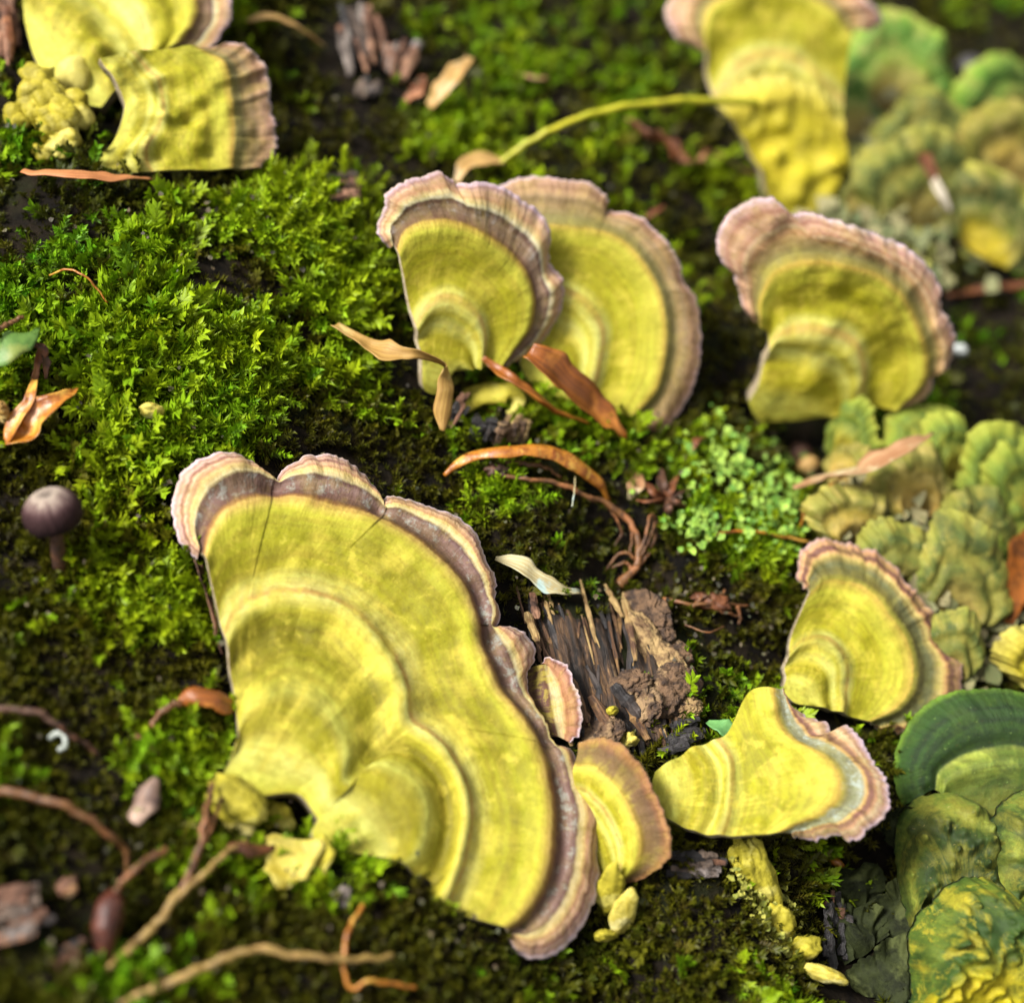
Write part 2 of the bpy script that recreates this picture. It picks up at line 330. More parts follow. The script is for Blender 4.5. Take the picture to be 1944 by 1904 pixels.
def moss_field(name, label, kind_w, n, box, size, seed, keep=None, upright=.6, bias=0., bare=1.0):
    r = np.random.default_rng(seed)
    px = r.uniform(box[0], box[1], n); py = r.uniform(box[2], box[3], n)
    Pn = PT(px, py); 
    cl = fbm(Pn[:, 0]*1.1, Pn[:, 1]*1.1, 0, 41, 3)
    p = 1.0-bare*reg(px, py, BARE)+.15*cl
    if keep is not None: p = p*keep(px, py)
    ok = r.uniform(0, 1, n) < p
    for poly, M, N, hmin in SHEETS:
        ins = inside(px, py, poly)
        if ins.any():
            k = np.where(ins)[0]; d = ray(px[k], py[k]); Q = CL+d*(((M-CL)@N)/(d@N))[:, None]
            gap = (Q-Pn[k])@np.array([0, 0, 1.]); ok[k[gap < size*1.9]] = False
    px, py, Pn, cl = px[ok], py[ok], Pn[ok], cl[ok]; n = len(px)
    nr = gn(Pn[:, 0], Pn[:, 1])
    cush = fbm(Pn[:, 0]*1.5, Pn[:, 1]*1.5, 0, 77, 2)
    fr = np.clip(.20+.95*reg(px, py, FRESH)-.9*reg(px, py, BROWN)+.9*cl+.6*cush+bias+r.normal(0, .16, n), 0, 1)
    lift = .14*cush+.05
    Pn = Pn+nr*(lift[:, None]-.1)
    tilt = r.normal(0, upright, (n, 3)); tilt[:, 2] = 0
    g = np.stack([fbm(Pn[:, 0]*.8, Pn[:, 1]*.8, 0, 91, 2), fbm(Pn[:, 0]*.8, Pn[:, 1]*.8, 0, 92, 2)-.35, np.zeros(n)], 1)*.9
    d = unit(nr+tilt+g)
    roll = unit(np.cross(d, unit(r.normal(0, 1, (n, 3)))))
    by = np.cross(d, roll)
    sc = size*(.65+.5*fr)*r.uniform(.75, 1.3, n)
    names = list(kind_w); pr = np.array([kind_w[k] for k in names]); pr = pr/pr.sum()
    # kinds grow in patches
    q = .5+.5*np.clip(fbm(Pn[:, 0]*.7, Pn[:, 1]*.7, 0, 55, 2)*1.5+r.normal(0, .25, n), -1, 1)
    cum = np.cumsum(pr); kd = np.searchsorted(cum, np.clip(q, 0, .999))
    old1, old2 = np.array([.020, .015, .003]), np.array([.055, .040, .005])
    mid1, mid2 = np.array([.040, .056, .002]), np.array([.110, .100, .003])
    new1, new2 = np.array([.085, .245, .004]), np.array([.300, .370, .006])
    pick = r.uniform(0, 1, (n, 1))
    hue = np.clip(.5+.6*fbm(Pn[:, 0]*.6, Pn[:, 1]*.6, 0, 66, 2)[:, None]+r.normal(0, .15, (n, 1)), 0, 1)
    OLD = old1*(1-pick)+old2*pick; MID = mid1*(1-hue)+mid2*hue; NEW = new1*(1-hue)+new2*hue
    body = np.where(fr[:, None] < .4, OLD+(MID-OLD)*(fr[:, None]/.4), MID+(NEW-MID)*((fr[:, None]-.4)/.6))
    tip = np.where(fr[:, None] < .4, MID*.9, NEW)
    VV = []; TT = []; CC = []; off = 0
    for ki, k in enumerate(names):
        for ti, (tv, tf, ts) in enumerate(TPL[k]):
            m = np.where((kd == ki) & ((np.arange(n) % 4) == ti))[0]
            if not len(m): continue
            B = np.stack([roll[m], by[m], d[m]], 1)*sc[m][:, None, None]
            v = np.einsum('vk,skj->svj', tv, B)+Pn[m][:, None]
            wgt = sstep(.35, 1.05, ts)[None, :, None]
            lj = r.uniform(.75, 1.25, (len(m), len(tv)//4, 1)).repeat(4, 1)
            c = (body[m][:, None]*(1-wgt)+tip[m][:, None]*wgt)*lj  # inner leaves darker than tips: older growth, plus shade put into the colour
            VV.append(v.reshape(-1, 3)); CC.append(c.reshape(-1, 3))
            TT.append((tf[None]+(np.arange(len(m))*len(tv))[:, None, None]+off).reshape(-1, 3)); off += len(m)*len(tv)
    o = mesh(name, np.concatenate(VV), np.concatenate(TT), MOSS, None, None, np.concatenate(CC), smooth=False)
    return tag(o, label, 'moss', None, 'stuff')
#PART2
# ------------------------------------------------------------------ bracket fungi
def hermite_v(vs, A, vq):
    """smooth interpolation of contours A[k] (n,d) at parameters vs -> (len(vq), n, d)"""
    vs = np.array(vs, float); A = np.array(A, float); m = np.zeros_like(A); dv = np.diff(vs)
    sl = (A[1:]-A[:-1])/dv[:, None, None]
    m[0], m[-1] = sl[0], sl[-1]
    for k in range(1, len(vs)-1): m[k] = (sl[k-1]*dv[k]+sl[k]*dv[k-1])/(dv[k-1]+dv[k])
    out = []
    for q in vq:
        k = min(max(np.searchsorted(vs, q)-1, 0), len(vs)-2); t = (q-vs[k])/dv[k]; h = dv[k]
        out.append((2*t**3-3*t*t+1)*A[k]+(t**3-2*t*t+t)*h*m[k]+(-2*t**3+3*t*t)*A[k+1]+(t**3-t*t)*h*m[k+1])
    return np.array(out)
def plane_of(hinge, tilt, toward, lift=0.0):
    A, B = pt(*hinge[0]), pt(*hinge[1]); M = (A+B)/2
    t = (B-A)/np.linalg.norm(B-A); n = gn(np.array([M[0]]), np.array([M[1]]))[0]; n = n-t*(n@t); n /= np.linalg.norm(n)
    q = np.cross(n, t); d = ray(np.array([toward[0]]), np.array([toward[1]]))[0]
    C = CL+d*((M-CL)@n/(d@n))
    if (C-M)@q < 0: q = -q
    wv = q*math.cos(tilt)+n*math.sin(tilt); N = np.cross(t, wv); N /= np.linalg.norm(N)
    if N@FW > 0: N = -N
    return M+n*lift, N
def onplane(px, py, M, N):
    d = ray(px, py); return CL+d*(((M-CL)@N)/(d@N))[..., None]
PORE = plain_mat('pore_surface', (196, 180, 150), (150, 130, 95), 14, .8, .6, .03)
RIMCOL = None
def bracket(name, label, contours, hinge, tilt, caps, hprof, split=None, nu=200, nv=56, group=None,
            bumps=(), ruffle=.05, rfreq=10, thick=.13, jag=1.0, seed=1, lift=.1, parts=('cap', 'margin', 'pore_surface'), nf=.03, root=None, cat='bracket fungus', roll=0.):
    vs = [c[0] for c in contours]; A = []
    for v, segs in contours:
        if not isinstance(segs[0], list): segs = [segs]
        per = [nu//len(segs)+(1 if i < nu % len(segs) else 0) for i in range(len(segs))]
        A.append(np.vstack([catmull(s, p) for s, p in zip(segs, per)]))
    u = np.linspace(0, 1, nu)
    A = [a for a in A]; rim = A[-1].copy()
    # crenulated rim
    tg = np.gradient(rim, axis=0); nr = np.stack([tg[:, 1], -tg[:, 0]], 1); nr = nr/np.maximum(np.linalg.norm(nr, axis=1, keepdims=True), 1e-6)
    s = np.r_[0, np.cumsum(np.linalg.norm(np.diff(rim, axis=0), axis=1))]
    A[-1] = rim + nr*(jag*(3.2*np.abs(vn(s/16., s*0, seed, 3))+2.4*vn(s/6., s*0, seed, 4)))[:, None]
    vq = np.unique(np.r_[np.linspace(0, 1, nv)**.9, split or 1.0]); vq.sort()
    Q = hermite_v(vs, A, vq); nvv = len(vq)
    allp = A[-1]; M, N = plane_of(hinge, tilt, allp.mean(0), lift)
    P = onplane(Q[..., 0], Q[..., 1], M, N)
    SHEETS.append((np.vstack([Q[0, ::8], Q[::6, -1], Q[-1, ::-6], Q[::-6, 0]]), M, N, 0))
    hv, hh = zip(*hprof); H = hermite_v(hv, np.array(hh)[:, None, None]*np.ones((1, 1, 1)), vq)[:, :, 0]*np.ones((1, nu))
    VV = vq[:, None]*np.ones((1, nu)); UU = u[None]*np.ones((nvv, 1))
    H = H + ruffle*sstep(.55, 1, VV)*(vn(UU*rfreq, UU*0, seed*3.1, 8)+.5*vn(UU*rfreq*3, UU*0, seed, 9))
    H = H + nf*fbm(Q[..., 0]/70., Q[..., 1]/70., seed, 21, 3) + .010*fbm(UU*60, VV*5, seed, 23, 2)*sstep(.6, .85, VV)
    for bx, by, br, bh in bumps: H = H + bh*np.exp(-(((Q[..., 0]-bx)/br)**2+((Q[..., 1]-by)/br)**2))
    if roll: H = H - roll*(1-sstep(0, .10, UU))**1.5 - roll*.5*sstep(.85, 1, VV)
    top = P + N*H[..., None]
    th = thick*(1-.78*sstep(.0, 1, VV))
    bot = top - N*th[..., None] - 0*top
    gi = np.arange(nvv*nu).reshape(nvv, nu)
    def quads(a): return np.stack([a[:-1, :-1], a[:-1, 1:], a[1:, 1:], a[1:, :-1]], -1).reshape(-1, 4)
    uv = np.stack([UU, VV], -1).reshape(-1, 2)
    if root is None:
        root = empty(name, tuple(P[0].mean(0)), label, cat, group)
    ks = int(np.searchsorted(vq, split-1e-6)) if split else nvv-1
    def flip(f):   # face the camera side
        a, b, c = (top.reshape(-1, 3)[f[0][i]] for i in range(3)); return f[:, ::-1] if np.cross(b-a, c-a)@N < 0 else f
    T = top.reshape(-1, 3)
    f = flip(quads(gi[:ks+1])); k2 = gi[:ks+1].max()+1
    mesh(parts[0], T[:k2], f, caps[0], root, uv[:k2])
    if split:
        # margin with its turned edge
        f = flip(quads(gi[ks:])); base = gi[ks].min(); vv_ = T[base:]; n0 = len(vv_)
        edge = np.stack([T[gi[-1]]*.35+bot.reshape(-1, 3)[gi[-1]]*.65 - N*.0], 0)[0]
        e_i = np.arange(nu)+n0; last = gi[-1]-base
        f2 = np.stack([last[:-1], last[1:], e_i[1:], e_i[:-1]], -1)
        a, b, c = vv_[f2[nu//2][0]], vv_[f2[nu//2][1]], edge[f2[nu//2][2]-n0]
        if (f[0] != quads(gi[ks:])[0]).any(): f2 = f2[:, ::-1]
        mesh(parts[1], np.vstack([vv_, edge]), np.vstack([f-base, f2]), caps[1], root, np.vstack([uv[base:], np.c_[u, np.ones(nu)*1.0]]))
    # underside and cut edges
    Bm = bot.reshape(-1, 3); fb = flip(quads(gi))[:, ::-1]; n0 = len(Bm)
    ring = np.r_[gi[0, :], gi[1:, -1], gi[-1, -2::-1], gi[-2:0:-1, 0]]
    tr = T[ring]; ri = np.arange(len(ring)); r2 = np.roll(ri, -1)
    side = np.stack([ring, np.roll(ring, -1), n0+r2, n0+ri], -1)
    mesh(parts[2], np.vstack([Bm, tr]), np.vstack([fb, side]), PORE if len(caps) < 3 else caps[2], root, np.vstack([uv, uv[ring]]))
    return root
rn0 = np.random.default_rng(99)
def nubs0(n, x0, x1, y0, y1, a, b, r0=8, r1=20): return [(rn0.uniform(x0, x1), rn0.uniform(y0, y1), rn0.uniform(r0, r1), rn0.uniform(a, b)) for _ in range(n)]
LIL = (222, 200, 224); CRM = (226, 208, 150); BRN = (122, 84, 68); TAN = (196, 146, 104)
ybig = [(0, (193, 190, 50)), (.09, (212, 212, 110)), (.135, (159, 152, 10)), (.175, (165, 158, 16)), (.205, (210, 210, 100)), (.245, (188, 184, 60)), (.29, (141, 136, 4)), (.37, (131, 124, 0)), (.405, (193, 186, 50)),
        (.445, (216, 212, 120)), (.458, (190, 148, 80)), (.472, (208, 198, 112)), (.50, (193, 188, 90)), (.53, (156, 150, 8)), (.60, (157, 154, 12)), (.65, (191, 188, 50)), (.685, (210, 178, 96)), (.70, (150, 106, 60)),
        (.72, (106, 74, 66)), (.78, (136, 108, 100)), (.805, (96, 64, 60)), (.825, (222, 208, 156)), (.855, (222, 196, 130)), (.88, (190, 144, 112)), (.905, (220, 184, 150)), (.93, (156, 108, 100)), (.955, (216, 182, 166)), (.972, (196, 156, 150)), (.985, (228, 202, 208)), (1, (236, 216, 232))]
FB = fungus_mat('big_bracket_skin', ybig, ((137, 130, 0), .7, 1.5), None, .3, .5, ((176, 186, 176), .73, .81))
big = bracket('bracket_fungus', 'largest yellow bracket fungus, its brown and lilac rim lobed, above the bottom moss', [
    (0, [[(412, 1492), (420, 1500)], [(420, 1500), (450, 1512)], [(450, 1512), (490, 1515)], [(490, 1515), (560, 1512), (600, 1560)], [(600, 1560), (588, 1590), (620, 1615), (680, 1625)]]),
    (.22, [[(448, 1395), (455, 1365), (472, 1338)], [(472, 1338), (500, 1318), (540, 1306)], [(540, 1306), (590, 1322), (630, 1365)], [(630, 1365), (655, 1430), (652, 1480), (668, 1492)], [(668, 1492), (705, 1455), (750, 1465), (795, 1510), (806, 1570), (790, 1630), (765, 1650)]]),
    (.45, [[(424, 1215), (440, 1180), (470, 1155)], [(470, 1155), (520, 1137), (580, 1137)], [(580, 1137), (650, 1160), (700, 1205), (740, 1255)], [(740, 1255), (764, 1310), (774, 1365), (792, 1385)], [(792, 1385), (840, 1430), (878, 1500), (886, 1560), (873, 1630), (853, 1690), (838, 1722)]]),
    (.70, [[(383, 1062), (393, 1015), (425, 975), (475, 952), (515, 945)], [(515, 945), (560, 946), (620, 960), (690, 978), (720, 990)], [(720, 990), (770, 1015), (830, 1065), (880, 1125), (908, 1190)], [(908, 1190), (920, 1250), (950, 1315), (990, 1365), (1022, 1415)], [(1022, 1415), (1036, 1480), (1046, 1560), (1040, 1640), (1020, 1700), (990, 1745), (958, 1768)]]),
    (1, [[(375, 1058), (345, 1020), (330, 960), (340, 905), (375, 870), (430, 855), (480, 868), (518, 897)], [(518, 897), (528, 908), (545, 880), (590, 857), (650, 858), (700, 890), (727, 928), (722, 945)],
         [(722, 945), (745, 932), (790, 938), (830, 955), (870, 970), (905, 1005), (920, 1045), (945, 1090), (948, 1130), (957, 1165), (935, 1195)],
         [(935, 1195), (962, 1182), (992, 1186), (1018, 1210), (1026, 1240), (1014, 1264), (1018, 1312), (1038, 1358), (1056, 1396), (1068, 1408)],
         [(1068, 1408), (1095, 1415), (1110, 1455), (1120, 1490), (1142, 1510), (1152, 1560), (1143, 1605), (1146, 1650), (1138, 1700), (1118, 1740), (1098, 1775), (1070, 1800), (1030, 1816), (995, 1806), (968, 1775)]])],
    ((410, 1500), (960, 1840)), R(20), (FB, FB), [(0, .12), (.1, .17), (.2, .22), (.27, .10), (.37, .06), (.43, .20), (.48, .07), (.6, .13), (.69, .16), (.72, .06), (.82, .06), (.92, .02), (1, -.12)],
    .70, 360, 80, 'yellow bracket fungi on the log', [(520, 930, 26, -.10), (722, 965, 26, -.10), (925, 1215, 28, -.12), (1045, 1400, 26, -.12), (1150, 1620, 20, -.06), (430, 910, 50, .08), (640, 905, 50, .06), (1060, 1320, 40, -.14), (780, 1380, 40, -.08)]+nubs0(40, 420, 1040, 960, 1720, -.035, .045, 16, 40), .07, 14, .2, 1, 3, nf=.05)
FYS = fungus_mat('lobe_skin', [(0, (130, 100, 76)), (.2, (96, 66, 56)), (.42, (112, 74, 60)), (.47, (226, 210, 160)), (.62, (220, 188, 136)), (.70, (176, 122, 86)), (.82, (196, 146, 112)), (.92, (150, 100, 86)), (1, (232, 212, 228))], ((96, 66, 50), .3, 3.))
bracket('bracket_fungus', 'small brown and cream scalloped lobe wedged behind the big bracket above the crescent one', [
    (0, [(1000, 1268), (1006, 1330), (1036, 1395)]), (.5, [(1036, 1262), (1050, 1320), (1064, 1400)]), (1, [(1026, 1258), (1044, 1249), (1076, 1264), (1087, 1298), (1101, 1340), (1099, 1382), (1080, 1408)])],
    ((985, 1270), (1040, 1430)), R(30), (FYS, FYS), [(0, 0), (.4, .03), (.5, .0), (1, -.04)], .46, 90, 36, 'yellow bracket fungi on the log', (), .05, 8, .08, 1.2, 4)
# torn yellow flap hanging from the base of the big bracket
def ygen(c0=(178, 172, 40), rim='lilac', sp=.7, ex=0):
    b = [(0, (199, 196, 70)), (.08, (208, 206, 90)), (.14, (157, 150, 10)), (.20, (165, 158, 14)), (.25, (212, 212, 110)), (.28, (184, 178, 50)), (.32, (212, 210, 112)), (.355, (204, 168, 90)), (.37, (208, 206, 110)), (.41, (174, 170, 24)), (sp-.16, (171, 166, 16)), (sp-.06, (201, 198, 64)), (sp-.012, (190, 160, 70))]
    d = 1-sp
    if rim == 'dark': b += [(sp, (120, 84, 60)), (sp+.10*d, (132, 104, 84)), (sp+.30*d, (150, 124, 100)), (sp+.36*d, (112, 80, 66)), (sp+.42*d, (98, 72, 66)), (sp+.47*d, (216, 212, 180)), (sp+.56*d, (226, 208, 150)), (sp+.70*d, (196, 150, 112)), (sp+.82*d, (212, 178, 146)), (sp+.90*d, (186, 148, 140)), (1, LIL)]
    elif rim == 'olive': b += [(sp, (141, 132, 70)), (sp+.15*d, (131, 124, 76)), (sp+.35*d, (164, 138, 92)), (sp+.5*d, (140, 118, 84)), (sp+.65*d, (176, 142, 104)), (sp+.8*d, (156, 118, 96)), (sp+.92*d, (190, 152, 130)), (1, LIL)]
    elif rim == 'pink': b += [(sp, (159, 148, 70)), (sp+.12*d, (131, 124, 70)), (sp+.32*d, (176, 146, 96)), (sp+.40*d, (204, 156, 112)), (sp+.50*d, (232, 204, 160)), (sp+.58*d, (196, 146, 116)), (sp+.72*d, (214, 176, 146)), (sp+.82*d, (180, 130, 116)), (sp+.92*d, (220, 186, 170)), (1, LIL)]
    elif rim == 'green': b += [(sp, (141, 136, 50)), (sp+.12*d, (104, 100, 50)), (sp+.36*d, (92, 98, 60)), (sp+.46*d, (141, 130, 70)), (sp+.54*d, (203, 186, 110)), (sp+.63*d, (200, 150, 100)), (sp+.68*d, (112, 70, 62)), (sp+.78*d, (126, 84, 76)), (sp+.84*d, (206, 160, 116)), (sp+.93*d, (202, 156, 128)), (1, (212, 180, 190))]
    elif rim == 'grey': b += [(sp, (174, 160, 70)), (sp+.08*d, (141, 146, 110)), (sp+.30*d, (141, 146, 120)), (sp+.38*d, (204, 168, 100)), (sp+.45*d, (126, 84, 72)), (sp+.54*d, (132, 92, 80)), (sp+.62*d, (206, 160, 124)), (sp+.72*d, (222, 196, 156)), (sp+.85*d, (190, 150, 126)), (1, LIL)]
    elif rim == 'brown': b += [(sp, (150, 126, 40)), (sp+.1*d, (128, 100, 60)), (sp+.5*d, (118, 90, 64)), (sp+.7*d, (138, 96, 64)), (sp+.85*d, (170, 122, 76)), (1, (160, 112, 84))]
    b = [(p, tuple(int(q*.95+w_*.05) for q, w_ in zip(c, (236, 204, 204)))) if p > sp+.02 and rim != 'brown' else (p, c) for p, c in b]
    return b[:31]
GRP = 'yellow bracket fungi on the log'
HP = [(0, .12), (.12, .18), (.22, .10), (.32, .17), (.40, .07), (.6, .10), (.68, .11), (.73, .04), (.88, .02), (1, -.08)]
FY2 = fungus_mat('crescent_skin', ygen(rim='brown', sp=.6), ((150, 140, 10), .5, 2))
bracket('bracket_fungus', 'small crescent bracket with plain brown rim tucked behind the right edge of the big one', [
    (0, [(1098, 1560), (1115, 1610), (1150, 1662)]), (.6, [(1095, 1447), (1130, 1452), (1175, 1490), (1205, 1540), (1222, 1590), (1214, 1640), (1182, 1674)]),
    (1, [(1093, 1412), (1140, 1404), (1182, 1425), (1225, 1480), (1246, 1530), (1266, 1590), (1263, 1632), (1226, 1665), (1184, 1681)])],
    ((1060, 1500), (1170, 1700)), R(42), (FY2, FY2), [(0, .02), (.3, .05), (.55, .08), (.64, .02), (1, -.06)], .6, 120, 40, GRP, (), .03, 7, .1, .8, 5)
FY3 = fungus_mat('front_pair_skin', ygen(rim='dark', sp=.72), ((150, 144, 6), .6, 1.4), (150, 120, 20), .3, .35, ((180, 176, 170), .76, .83))
bracket('bracket_fungus', 'front bracket of the central pair, dark band inside its cream rim', [
    (0, [(796, 692), (800, 735), (830, 742), (850, 706), (880, 697)]), (.35, [(782, 610), (805, 577), (835, 561), (870, 568), (900, 596), (915, 638), (907, 694)]),
    (.72, [(750, 470), (762, 438), (790, 420), (840, 413), (890, 425), (950, 462), (995, 510), (1012, 560), (1008, 610), (986, 650), (950, 692)]),
    (1, [(742, 474), (722, 442), (733, 405), (738, 372), (775, 345), (805, 340), (832, 328), (860, 345), (872, 352), (920, 347), (960, 360), (1000, 385), (1030, 405), (1046, 440), (1050, 500), (1071, 535), (1072, 570), (1060, 612), (1040, 650), (995, 680), (962, 697)])],
    ((780, 715), (950, 775)), R(46), (FY3, FY3), HP, .72, 240, 60, GRP, [(735, 420, 18, -.08), (868, 360, 16, -.05), (1055, 520, 20, -.05)], .06, 12, .16, 1, 7)
FY4 = fungus_mat('rear_pair_skin', ygen(rim='olive', sp=.68), ((150, 144, 6), .6, 1.3), (140, 110, 20), .25, .35)
bracket('bracket_fungus', 'rear bracket of the overlapping central pair, with a wide olive tan margin', [
    (0, [(985, 690), (1000, 720), (1040, 745), (1075, 760)]), (.3, [(985, 600), (1040, 570), (1090, 590), (1122, 640), (1118, 700), (1102, 760)]),
    (.68, [(965, 425), (1040, 425), (1110, 431), (1175, 452), (1222, 500), (1250, 550), (1263, 620), (1258, 690), (1240, 745), (1198, 792)]),
    (1, [(940, 360), (960, 348), (990, 337), (1030, 335), (1080, 343), (1120, 345), (1158, 378), (1155, 398), (1210, 410), (1248, 440), (1290, 495), (1302, 540), (1325, 570), (1333, 635), (1325, 715), (1302, 770), (1268, 812), (1235, 833), (1208, 825), (1186, 803)])],
    ((960, 690), (1190, 800)), R(42), (FY4, FY4), HP, .68, 240, 60, GRP, [(1157, 400, 20, -.07)], .05, 11, .16, .8, 9)
FY5 = fungus_mat('right_skin', ygen(rim='pink', sp=.70), ((150, 142, 10), .4, 2.0), None, .2, .35, k=.68)
bracket('bracket_fungus', 'yellow bracket with a broad pink lobed margin overhanging a dark hollow at the right', [
    (0, [(1418, 752), (1428, 775), (1445, 787), (1500, 788), (1555, 781)]), (.38, [(1458, 642), (1480, 609), (1535, 598), (1595, 608), (1632, 640), (1646, 690), (1642, 730), (1645, 768)]),
    (.70, [(1440, 612), (1440, 560), (1465, 510), (1510, 490), (1580, 486), (1640, 500), (1690, 530), (1722, 565), (1742, 610), (1757, 660), (1758, 700), (1742, 735), (1702, 768)]),
    (1, [(1432, 614), (1410, 578), (1397, 530), (1370, 500), (1368, 460), (1390, 420), (1430, 395), (1470, 387), (1490, 405), (1502, 422), (1530, 412), (1560, 417), (1600, 425), (1640, 440), (1680, 460), (1722, 480), (1762, 510), (1786, 550), (1786, 590), (1802, 612), (1813, 650), (1800, 692), (1774, 712), (1773, 742), (1745, 770), (1710, 773)])],
    ((1400, 765), (1620, 830)), R(33), (FY5, FY5), HP, .70, 240, 60, GRP, [(1500, 440, 26, -.1), (1660, 600, 30, .06), (1600, 560, 26, -.07), (1700, 680, 40, -.08), (1776, 720, 18, -.08), (1540, 700, 30, .06)]+nubs0(26, 1450, 1750, 500, 760, -.025, .05, 14, 30), .07, 12, .18, .9, 11, nf=.06)
FY6 = fungus_mat('lower_right_skin', ygen(rim='green', sp=.66), ((132, 130, 0), .7, 2.2), None, .25, .4)
bracket('bracket_fungus', 'fan bracket with a dark green band and brown frayed rim at the lower right', [
    (0, [(1479, 1312), (1488, 1325), (1505, 1338), (1532, 1343)]), (.35, [(1490, 1240), (1520, 1215), (1560, 1215), (1592, 1250), (1600, 1290), (1594, 1330), (1592, 1357)]),
    (.66, [(1528, 1130), (1560, 1104), (1612, 1106), (1652, 1130), (1682, 1170), (1712, 1212), (1727, 1262), (1720, 1312), (1690, 1350), (1645, 1372)]),
    (1, [(1532, 1114), (1520, 1078), (1532, 1040), (1570, 1020), (1622, 1030), (1680, 1052), (1722, 1100), (1760, 1145), (1786, 1180), (1790, 1202), (1812, 1235), (1830, 1275), (1825, 1330), (1800, 1370), (1758, 1393), (1700, 1386), (1668, 1377)])],
    ((1470, 1330), (1620, 1430)), R(38), (FY6, FY6), HP, .66, 220, 60, GRP, [(1625, 1210, 22, .06), (1560, 1270, 30, .08), (1590, 1310, 18, -.05), (1610, 1345, 22, .05)]+nubs0(14, 1500, 1710, 1130, 1360, -.03, .06, 12, 26), .07, 16, .15, 1.6, 13)
FY7 = fungus_mat('spur_skin', ygen(rim='grey', sp=.70), ((132, 130, 0), .7, 2.4), None, .25, .4, ((190, 206, 200), .70, .79))
bracket('bracket_fungus', 'elongated ridged yellow bracket with a pointed spur and a grey and lilac frilled tip', [
    (0, [(1246, 1470), (1241, 1490), (1246, 1520), (1257, 1553)]), (.2, [(1320, 1424), (1345, 1460), (1350, 1500), (1345, 1540), (1325, 1583)]), (.42, [(1385, 1392), (1410, 1440), (1420, 1500), (1415, 1550), (1400, 1591)]),
    (.58, [(1430, 1316), (1452, 1390), (1500, 1440), (1525, 1490), (1510, 1540), (1452, 1589)]), (.70, [(1474, 1312), (1485, 1372), (1507, 1402), (1540, 1420), (1578, 1445), (1600, 1480), (1597, 1520), (1565, 1550), (1530, 1565), (1490, 1583)]),
    (1, [(1482, 1316), (1502, 1340), (1532, 1360), (1568, 1370), (1582, 1392), (1605, 1375), (1626, 1390), (1642, 1412), (1656, 1442), (1682, 1480), (1688, 1522), (1670, 1552), (1650, 1572), (1620, 1590), (1592, 1580), (1560, 1590), (1530, 1590), (1505, 1586)])],
    ((1225, 1470), (1290, 1620)), R(30), (FY7, FY7), [(0, .1), (.07, .16), (.13, .08), (.19, .16), (.25, .06), (.33, .15), (.39, .08), (.46, .13), (.6, .12), (.68, .12), (.73, .05), (.86, .06), (1, -.05)], .70, 200, 70, GRP, [(1586, 1400, 14, -.08), (1500, 1450, 26, .05), (1470, 1350, 18, .08)]+nubs0(18, 1270, 1600, 1360, 1580, -.04, .07, 12, 24), .07, 14, .16, 1.3, 15, lift=.3)
FY8 = fungus_mat('top_left_skin', ygen(rim='olive', sp=.75), ((132, 130, 0), .7, 2.6), None, .2, .35)
tlb = bracket('bracket_fungus', 'yellow lumpy bracket with a brown edge at the top left, lower of the two', [
    (0, [(190, 110), (232, 180), (236, 212), (215, 268), (176, 310), (196, 330)]), (.4, [(262, 100), (310, 150), (320, 200), (310, 250), (290, 290), (300, 330)]), (.75, [(370, 92), (420, 120), (436, 165), (442, 215), (446, 265), (442, 322)]),
    (1, [(405, 86), (450, 78), (490, 105), (510, 150), (513, 205), (526, 255), (520, 292), (495, 314)])],
    ((150, 320), (420, 370)), R(34), (FY8, FY8), [(0, 0), (.3, .1), (.6, .06), (.74, .1), (.79, .03), (1, -.06)], .75, 200, 50, GRP, [(300, 220, 24, .10), (360, 270, 26, .09), (380, 190, 26, .08), (330, 150, 20, .07), (280, 280, 20, .08), (400, 130, 20, -.05), (360, 230, 14, -.08)]+nubs0(40, 215, 420, 110, 320, -.035, .07), .06, 9, .18, 1.2, 17, nf=.14)
FY8b = fungus_mat('top_left_upper_skin', ygen(rim='dark', sp=.8), ((132, 130, 0), .7, 1.9), None, .2, .35)
tl2 = bracket('bracket_fungus', 'tall pale yellow bracket at the top left, cut off by the frame', [
    (0, [(46, 40), (66, 110), (100, 168), (150, 195), (192, 205)]), (.4, [(44, -60), (150, -70), (240, -20), (285, 40), (290, 100), (262, 150)]), (.8, [(60, -170), (190, -130), (290, -90), (355, -40), (376, 10), (372, 50), (342, 92)]),
    (1, [(60, -230), (200, -200), (330, -150), (420, -80), (438, 0), (430, 42), (400, 84)])],
    ((40, 200), (250, 255)), R(40), (FY8b, FY8b), [(0, 0), (.15, .1), (.3, .05), (.45, .13), (.6, .06), (.78, .1), (.83, .02), (1, -.08)], .8, 180, 50, GRP, [(150, 60, 40, .12), (200, 120, 24, .08), (100, 140, 30, .09)]+nubs0(24, 60, 280, 10, 190, -.06, .10, 10, 24), .05, 9, .2, 1, 19, nf=.08)
FY9 = fungus_mat('top_right_skin', ygen(rim='pink', sp=.72), ((132, 130, 0), .7, 1.6), None, .15, .3)
